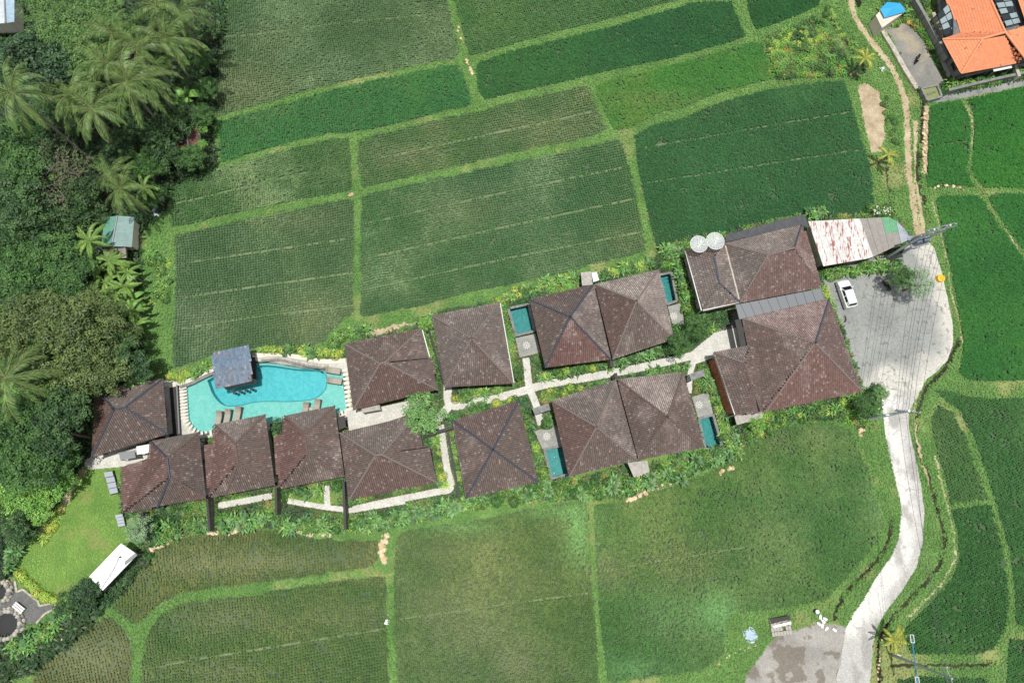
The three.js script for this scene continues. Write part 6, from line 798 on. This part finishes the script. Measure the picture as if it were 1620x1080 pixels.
// ---- planted borders
function plantGeo(seed, kind, c1, c2) {
  const g = mulberry(seed), B = buf();
  if (kind === 'broad') for (let i = 0; i < 34; i++) { const a = g() * 6.28, e = rr(0.2, 1.2, g), d = V(Math.cos(a) * Math.cos(e), Math.sin(e), Math.sin(a) * Math.cos(e)); leafInto(B, V(rr(-0.35, 0.35, g), rr(0.1, 0.6, g), rr(-0.35, 0.35, g)), d, V(-d.x, 1.2, -d.z).normalize(), rr(0.45, 0.75, g), 0.2, mix3(c1, c2, g()).map(v => v * rr(0.75, 1.2, g)), 0.4); }
  if (kind === 'mound') for (let i = 0; i < 150; i++) { const u = unit(g); u.y = Math.abs(u.y); const d = new THREE.Vector3().crossVectors(u, unit(g)).normalize(); leafInto(B, V(u.x * 0.55, u.y * 0.6, u.z * 0.55), d, u, rr(0.14, 0.26, g), 0.1, mix3(c1, c2, g()).map(v => v * rr(0.75, 1.25, g))); }
  if (kind === 'spiky') for (let i = 0; i < 30; i++) { const a = g() * 6.28, e = rr(0.15, 1.3, g), d = V(Math.cos(a) * Math.cos(e), Math.sin(e), Math.sin(a) * Math.cos(e)); leafInto(B, V(0, 0.1, 0), d, V(-d.x, 1.2, -d.z).normalize(), rr(0.5, 0.85, g), 0.09, mix3(c1, c2, g()).map(v => v * rr(0.8, 1.2, g)), 0.45); }
  if (kind === 'bush') for (let i = 0; i < 170; i++) { const u = unit(g); u.y = Math.abs(u.y); const q = 0.7 + 0.3 * vn(u.x * 3 + seed, u.z * 3), d = new THREE.Vector3().crossVectors(u, unit(g)).normalize(); leafInto(B, V(u.x * 0.75 * q, u.y * 0.9 * q, u.z * 0.75 * q), d, u.clone().add(V(0, 0.5, 0)).normalize(), rr(0.18, 0.32, g), 0.13, mix3(c1, c2, g()).map(v => v * rr(0.7, 1.25, g))); }
  if (kind === 'large') for (let i = 0; i < 17; i++) { const a = i * 2.4, e = rr(0.3, 1.1, g), d = V(Math.cos(a) * Math.cos(e), Math.sin(e), Math.sin(a) * Math.cos(e)); leafInto(B, V(d.x * 0.2, 0.4 + g() * 0.4, d.z * 0.2), d, V(-d.x, 1.2, -d.z).normalize(), rr(0.45, 0.8, g), 0.24, mix3(c1, c2, g()).map(v => v * rr(0.8, 1.2, g)), 0.4); }
  return bufGeo(B);
}
const PL = {
  broad: ['broad_leaf_plant', [[S(52, 92, 40), S(96, 140, 66)], [S(84, 130, 54), S(140, 178, 84)]].map((c, i) => plantGeo(700 + i, 'broad', ...c)), 'broad-leaved green plant'], croton: ['croton', [[S(124, 162, 58), S(176, 200, 90)], [S(142, 170, 60), S(196, 204, 96)]].map((c, i) => plantGeo(710 + i, 'mound', ...c)), 'yellow-green croton mound'],
  spiky: ['spiky_plant', [[S(96, 150, 58), S(156, 194, 96)], [S(124, 166, 62), S(184, 206, 104)]].map((c, i) => plantGeo(720 + i, 'spiky', ...c)), 'spiky lime green rosette plant'], bush: ['shrub', [[S(42, 84, 36), S(86, 126, 60)], [S(70, 112, 44), S(118, 152, 74)]].map((c, i) => plantGeo(730 + i, 'bush', ...c)), 'rounded green shrub'],
  large: ['large_leaf_plant', [[S(50, 96, 44), S(98, 142, 76)], [S(70, 116, 58), S(120, 160, 96)]].map((c, i) => plantGeo(740 + i, 'large', ...c)), 'large-leaved tropical plant'], orange: ['flowering_shrub', [[S(214, 168, 50), S(232, 196, 80)], [S(206, 120, 54), S(222, 178, 70)]].map((c, i) => plantGeo(750 + i, 'mound', ...c)), 'orange-yellow flowering shrub'],
};
const NOPLANT = new Set([PIT, PATH, DECK, ROAD]); const clear = (x, z, r) => { for (let a = 0; a < 6; a++) if (NOPLANT.has(clsAt(x + r * Math.cos(a * 1.047), z + r * Math.sin(a * 1.047)))) return false; return true; };
const bgn = mulberry(67), ranked = [];
function border(pts, wpx, n, kinds, where, s = 1) {
  const c = new THREE.CatmullRomCurve3(pts.map(p => V(p[0], p[1], 0))), ks = kinds.split(' ');
  for (let i = 0; i < n; i++) { const u = c.getPoint((i + bgn()) / n), k = pick(ks, bgn), [nm, geos, txt] = PL[k]; const x = u.x + (bgn() - 0.5) * wpx, y = u.y + (bgn() - 0.5) * wpx, p = at(x, y, 0.4); if (ROOFS.some(r => inPoly(p.x, p.z, r))) continue; const cl = clsAt(p.x, p.z); if (cl === PIT || cl === PATH || (cl === LOT && !where.includes('hedge')) || cl === DECK || cl === COBBLE || !clear(p.x, p.z, k === 'large' ? 0.45 : 0.26)) continue;
    const m = mesh(nm, pick(geos, bgn), leafVC); tag(m, txt + ' ' + where, 'plant', txt + 's ' + where); ranked.push([m, u.x]); m.position.set(p.x, 0, p.z); m.rotation.y = bgn() * 6.28; const q = s * rr(0.75, 1.35, bgn); m.scale.set(q, q * rr(0.9, 1.3, bgn), q); }
}
border([[235, 852], [285, 836], [330, 830], [400, 826], [470, 830], [540, 832]], 18, 66, 'broad bush bush broad large', 'in the border below the left villas');
border([[552, 832], [600, 824], [660, 815], [740, 798]], 18, 58, 'broad bush bush broad croton large', "below the long white side path");
border([[745, 790], [800, 784], [860, 776], [920, 774], [985, 770]], 22, 64, 'bush broad bush large bush', "below the lower twin villa's left half");
border([[985, 772], [1040, 755], [1090, 738], [1130, 722], [1165, 700]], 26, 74, 'bush broad bush broad large bush spiky', "below the lower twin villa's right half");
border([[1130, 600], [1136, 640], [1148, 690], [1165, 705]], 14, 26, 'spiky bush large spiky', 'in the strip along the red brick wall');
border([[1180, 690], [1230, 668], [1290, 650], [1350, 640], [1385, 650]], 18, 46, 'bush spiky broad lime bush'.replace('lime', 'croton'), 'in the border below the lobby building');
border([[262, 598], [300, 592], [334, 576]], 10, 20, 'spiky croton broad', 'in the border left of the pool bar'); border([[404, 556], [450, 552], [500, 558], [536, 560]], 9, 34, 'spiky croton broad spiky', 'in the border above the swimming pool');
border([[524, 548], [545, 528], [580, 518]], 8, 14, 'bush broad', "above the terrace-room villa"); border([[676, 505], [684, 540], [696, 590]], 9, 24, 'broad bush spiky', "in the gap left of the grey villa");
border([[790, 472], [830, 458], [880, 446], [918, 438]], 9, 30, 'croton spiky spiky broad', "above the upper twin villa's left half"); border([[948, 436], [990, 426], [1035, 414]], 9, 26, 'croton spiky broad spiky', "above the upper twin villa's right half");
border([[1048, 396], [1066, 400], [1078, 440], [1092, 490]], 20, 44, 'large broad broad bush', "in the bed left of the large building"); border([[1080, 510], [1105, 505], [1125, 510]], 24, 22, 'large broad bush', "beside the small porch roof");
border([[812, 500], [820, 520], [826, 560]], 8, 10, 'spiky bush', 'beside the uppermost plunge pool'); border([[716, 632], [760, 622], [812, 608]], 8, 26, 'bush croton broad', "above the path's left part"); border([[722, 650], [760, 642], [815, 632]], 7, 22, 'croton broad croton bush', "below the path's left part");
border([[845, 602], [900, 590], [966, 578]], 10, 28, 'bush broad croton broad', "below the upper twin villa"); border([[976, 576], [1020, 564], [1070, 552]], 12, 30, 'bush large broad', "above the path near the terrace"); border([[862, 622], [900, 616], [925, 612]], 8, 12, 'spiky croton bush', "above the lower twin villa"); border([[985, 592], [1030, 584], [1090, 576], [1115, 570]], 8, 22, 'large broad spiky', "below the path near the terrace");
border([[826, 640], [838, 690], [852, 735], [862, 770]], 10, 26, 'broad croton spiky bush', "in the strip right of the X-capped villa"); border([[862, 655], [872, 680]], 8, 8, 'broad bush', 'beside the deck left of the lower twin villa'); border([[1118, 600], [1122, 612]], 10, 8, 'bush large', 'beside the deck right of the lower twin villa');
border([[690, 690], [698, 730], [702, 768]], 6, 18, 'spiky croton', 'along the left side of the white side path'); border([[700, 778], [650, 788], [600, 798]], 6, 16, 'spiky croton broad', "below the villa with notched eave"); border([[716, 700], [722, 740], [732, 790]], 5, 14, 'spiky bush', "right of the white side path");
border([[628, 652], [650, 640]], 12, 10, 'croton orange broad', 'under the frangipani tree'); border([[440, 680], [436, 690]], 8, 6, 'bush', 'between the small villas'); border([[345, 796], [400, 784]], 6, 10, 'bush spiky', 'below the first small villa'); border([[452, 784], [500, 778], [536, 770]], 5, 12, 'bush spiky broad', 'below the second small villa');
border([[1308, 432], [1340, 428], [1380, 422], [1420, 418]], 14, 40, 'bush broad spiky broad', "in the hedge below the long shed"); border([[1280, 338], [1300, 340]], 10, 8, 'broad large', 'behind the left end of the long shed'); border([[1380, 332], [1410, 334]], 10, 12, 'bush', 'behind the right end of the long shed');
border([[90, 800], [78, 830], [62, 850]], 14, 16, 'spiky lime'.replace('lime', 'croton'), 'along the dirt path beside the lawn'); border([[20, 838], [26, 870], [10, 895]], 18, 18, 'large bush', 'at the lower left edge of the lawn'); border([[78, 988], [104, 968], [128, 944], [150, 945]], 18, 30, 'large broad large bush', "between plaza and lower field"); border([[6, 1040], [40, 1018], [80, 998]], 20, 24, 'large broad bush', 'in the bottom left corner'); border([[200, 850], [225, 845], [245, 832]], 14, 14, 'broad large spiky', "behind the white tent roof"); border([[24, 905], [45, 925], [70, 945], [88, 950]], 4, 26, 'croton', "in the hedge round the plaza");
border([[1433, 20], [1450, 60], [1475, 105], [1494, 132]], 7, 36, 'bush croton broad orange', 'along the right side of the driveway'); border([[1500, 136], [1550, 126], [1600, 112], [1640, 102]], 8, 36, 'bush broad croton', 'in front of the orange roofed house'); border([[1410, 36], [1425, 30]], 8, 8, 'croton bush', 'under the blue tarp roof'); border([[1446, 0], [1470, 6]], 12, 10, 'bush', "in the orange house garden");
border([[1216, 80], [1250, 62], [1300, 50]], 26, 44, 'croton spiky', "in the weedy plot's upper part", 0.8); border([[1225, 105], [1270, 100], [1325, 96]], 22, 34, 'spiky broad', "in the weedy plot's lower part", 0.7); border([[1398, 150], [1410, 190], [1418, 230]], 12, 12, 'bush', "right of the dry tan plot", 0.7); border([[240, 390], [258, 440], [248, 480]], 22, 34, 'broad spiky bush', "on the verge right of the shed", 0.8);
border([[1308, 12], [1330, 40], [1352, 78]], 14, 22, 'bush spiky', "along the ditch above the yellowing palm", 0.7);
// low ground cover filling the beds, undergrowth in the grove
{
  const g = mulberry(88), gc = [], un = [], geo = (() => { const B = buf(), q = mulberry(89); for (let i = 0; i < 16; i++) { const a = q() * 6.28, e = rr(0.1, 1.2, q), d = V(Math.cos(a) * Math.cos(e), Math.sin(e), Math.sin(a) * Math.cos(e)); leafInto(B, V(rr(-0.18, 0.18, q), rr(0, 0.2, q), rr(-0.18, 0.18, q)), d, V(-d.x, 1, -d.z).normalize(), rr(0.2, 0.36, q), 0.13, [1, 1, 1].map(v => v * rr(0.7, 1.1, q)), 0.3); } return bufGeo(B); })();
  for (let x = -84; x < 84; x += 0.34) for (let z = -80; z < 28; z += 0.34) {
    const px = x + (g() - 0.5) * 0.3, pz = z + (g() - 0.5) * 0.3, c = clsAt(px, pz); if (c !== BED && c !== JUNG && c !== WEEDS) continue; if (!inView(px, pz, 30)) continue;
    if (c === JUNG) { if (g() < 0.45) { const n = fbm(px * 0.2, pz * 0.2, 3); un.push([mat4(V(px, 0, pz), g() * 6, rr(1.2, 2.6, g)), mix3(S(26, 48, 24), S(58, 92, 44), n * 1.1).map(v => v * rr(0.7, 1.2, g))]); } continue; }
    if (ROOFS.some(r => inPoly(px, pz, r)) && g() < 0.93) continue; const n = fbm(px * 0.5, pz * 0.5, 3); if (g() < 0.12 || !clear(px, pz, 0.22)) continue; const near = clear(px, pz, 0.6) ? 1 : 0.5;
    gc.push([mat4(V(px, 0.02, pz), g() * 6, rr(0.9, 1.8, g) * near), mix3(mix3(S(48, 88, 38), S(100, 140, 60), smooth(0.3, 0.6, n)), S(164, 184, 80), smooth(0.64, 0.78, n) * 0.55).map(v => v * rr(0.5, 1.3, g))]);
  }
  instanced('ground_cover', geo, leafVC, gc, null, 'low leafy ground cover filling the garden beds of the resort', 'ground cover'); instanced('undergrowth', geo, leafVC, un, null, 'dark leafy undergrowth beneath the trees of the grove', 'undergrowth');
}
{ const g = mulberry(19), p = at(1397, 333, 1), t = thing('blossom_bush', V(p.x, 0, p.z), 'bush dotted with white blossom behind the green sheets of the long shed', 'bush'); mesh('foliage', plantGeo(760, 'bush', S(66, 110, 50), S(104, 146, 72)).scale(1.7, 1.3, 1.1), leafVC, t); for (let i = 0; i < 26; i++) { const q = mesh('blossom', new THREE.IcosahedronGeometry(0.11, 0), M.white, t); q.position.set(rr(-1.3, 1.3, g), rr(0.9, 1.2, g), rr(-0.7, 0.7, g)); } }

// things of one kind in one bed are told apart by their order from left to right
{
  const ord = ['', 'first', 'second', 'third', 'fourth', 'fifth', 'sixth', 'seventh', 'eighth', 'ninth', 'tenth', 'eleventh', 'twelfth', 'thirteenth', 'fourteenth', 'fifteenth', 'sixteenth', 'seventeenth', 'eighteenth', 'nineteenth', 'twentieth']; for (let i = 21; i < 60; i++) ord.push(['', '', 'twenty', 'thirty', 'forty', 'fifty'][Math.floor(i / 10)] + (i % 10 ? '-' + ['', 'first', 'second', 'third', 'fourth', 'fifth', 'sixth', 'seventh', 'eighth', 'ninth'][i % 10] : 'th').replace('yth', 'ieth'));
  const by = {}; for (const r of ranked.concat(rankedT)) (by[r[0].userData.label] ||= []).push(r);
  for (const k in by) { const L = by[k].sort((a, b) => a[1] - b[1]), n = L.length; if (n > 1) L.forEach(([o], i) => { o.userData.label = k + ', ' + (i === 0 ? 'leftmost' : i === n - 1 ? 'rightmost' : ord[i + 1] + ' from left'); }); }
}
camera.far = 6000; camera.updateProjectionMatrix();
renderer.render(scene, camera);
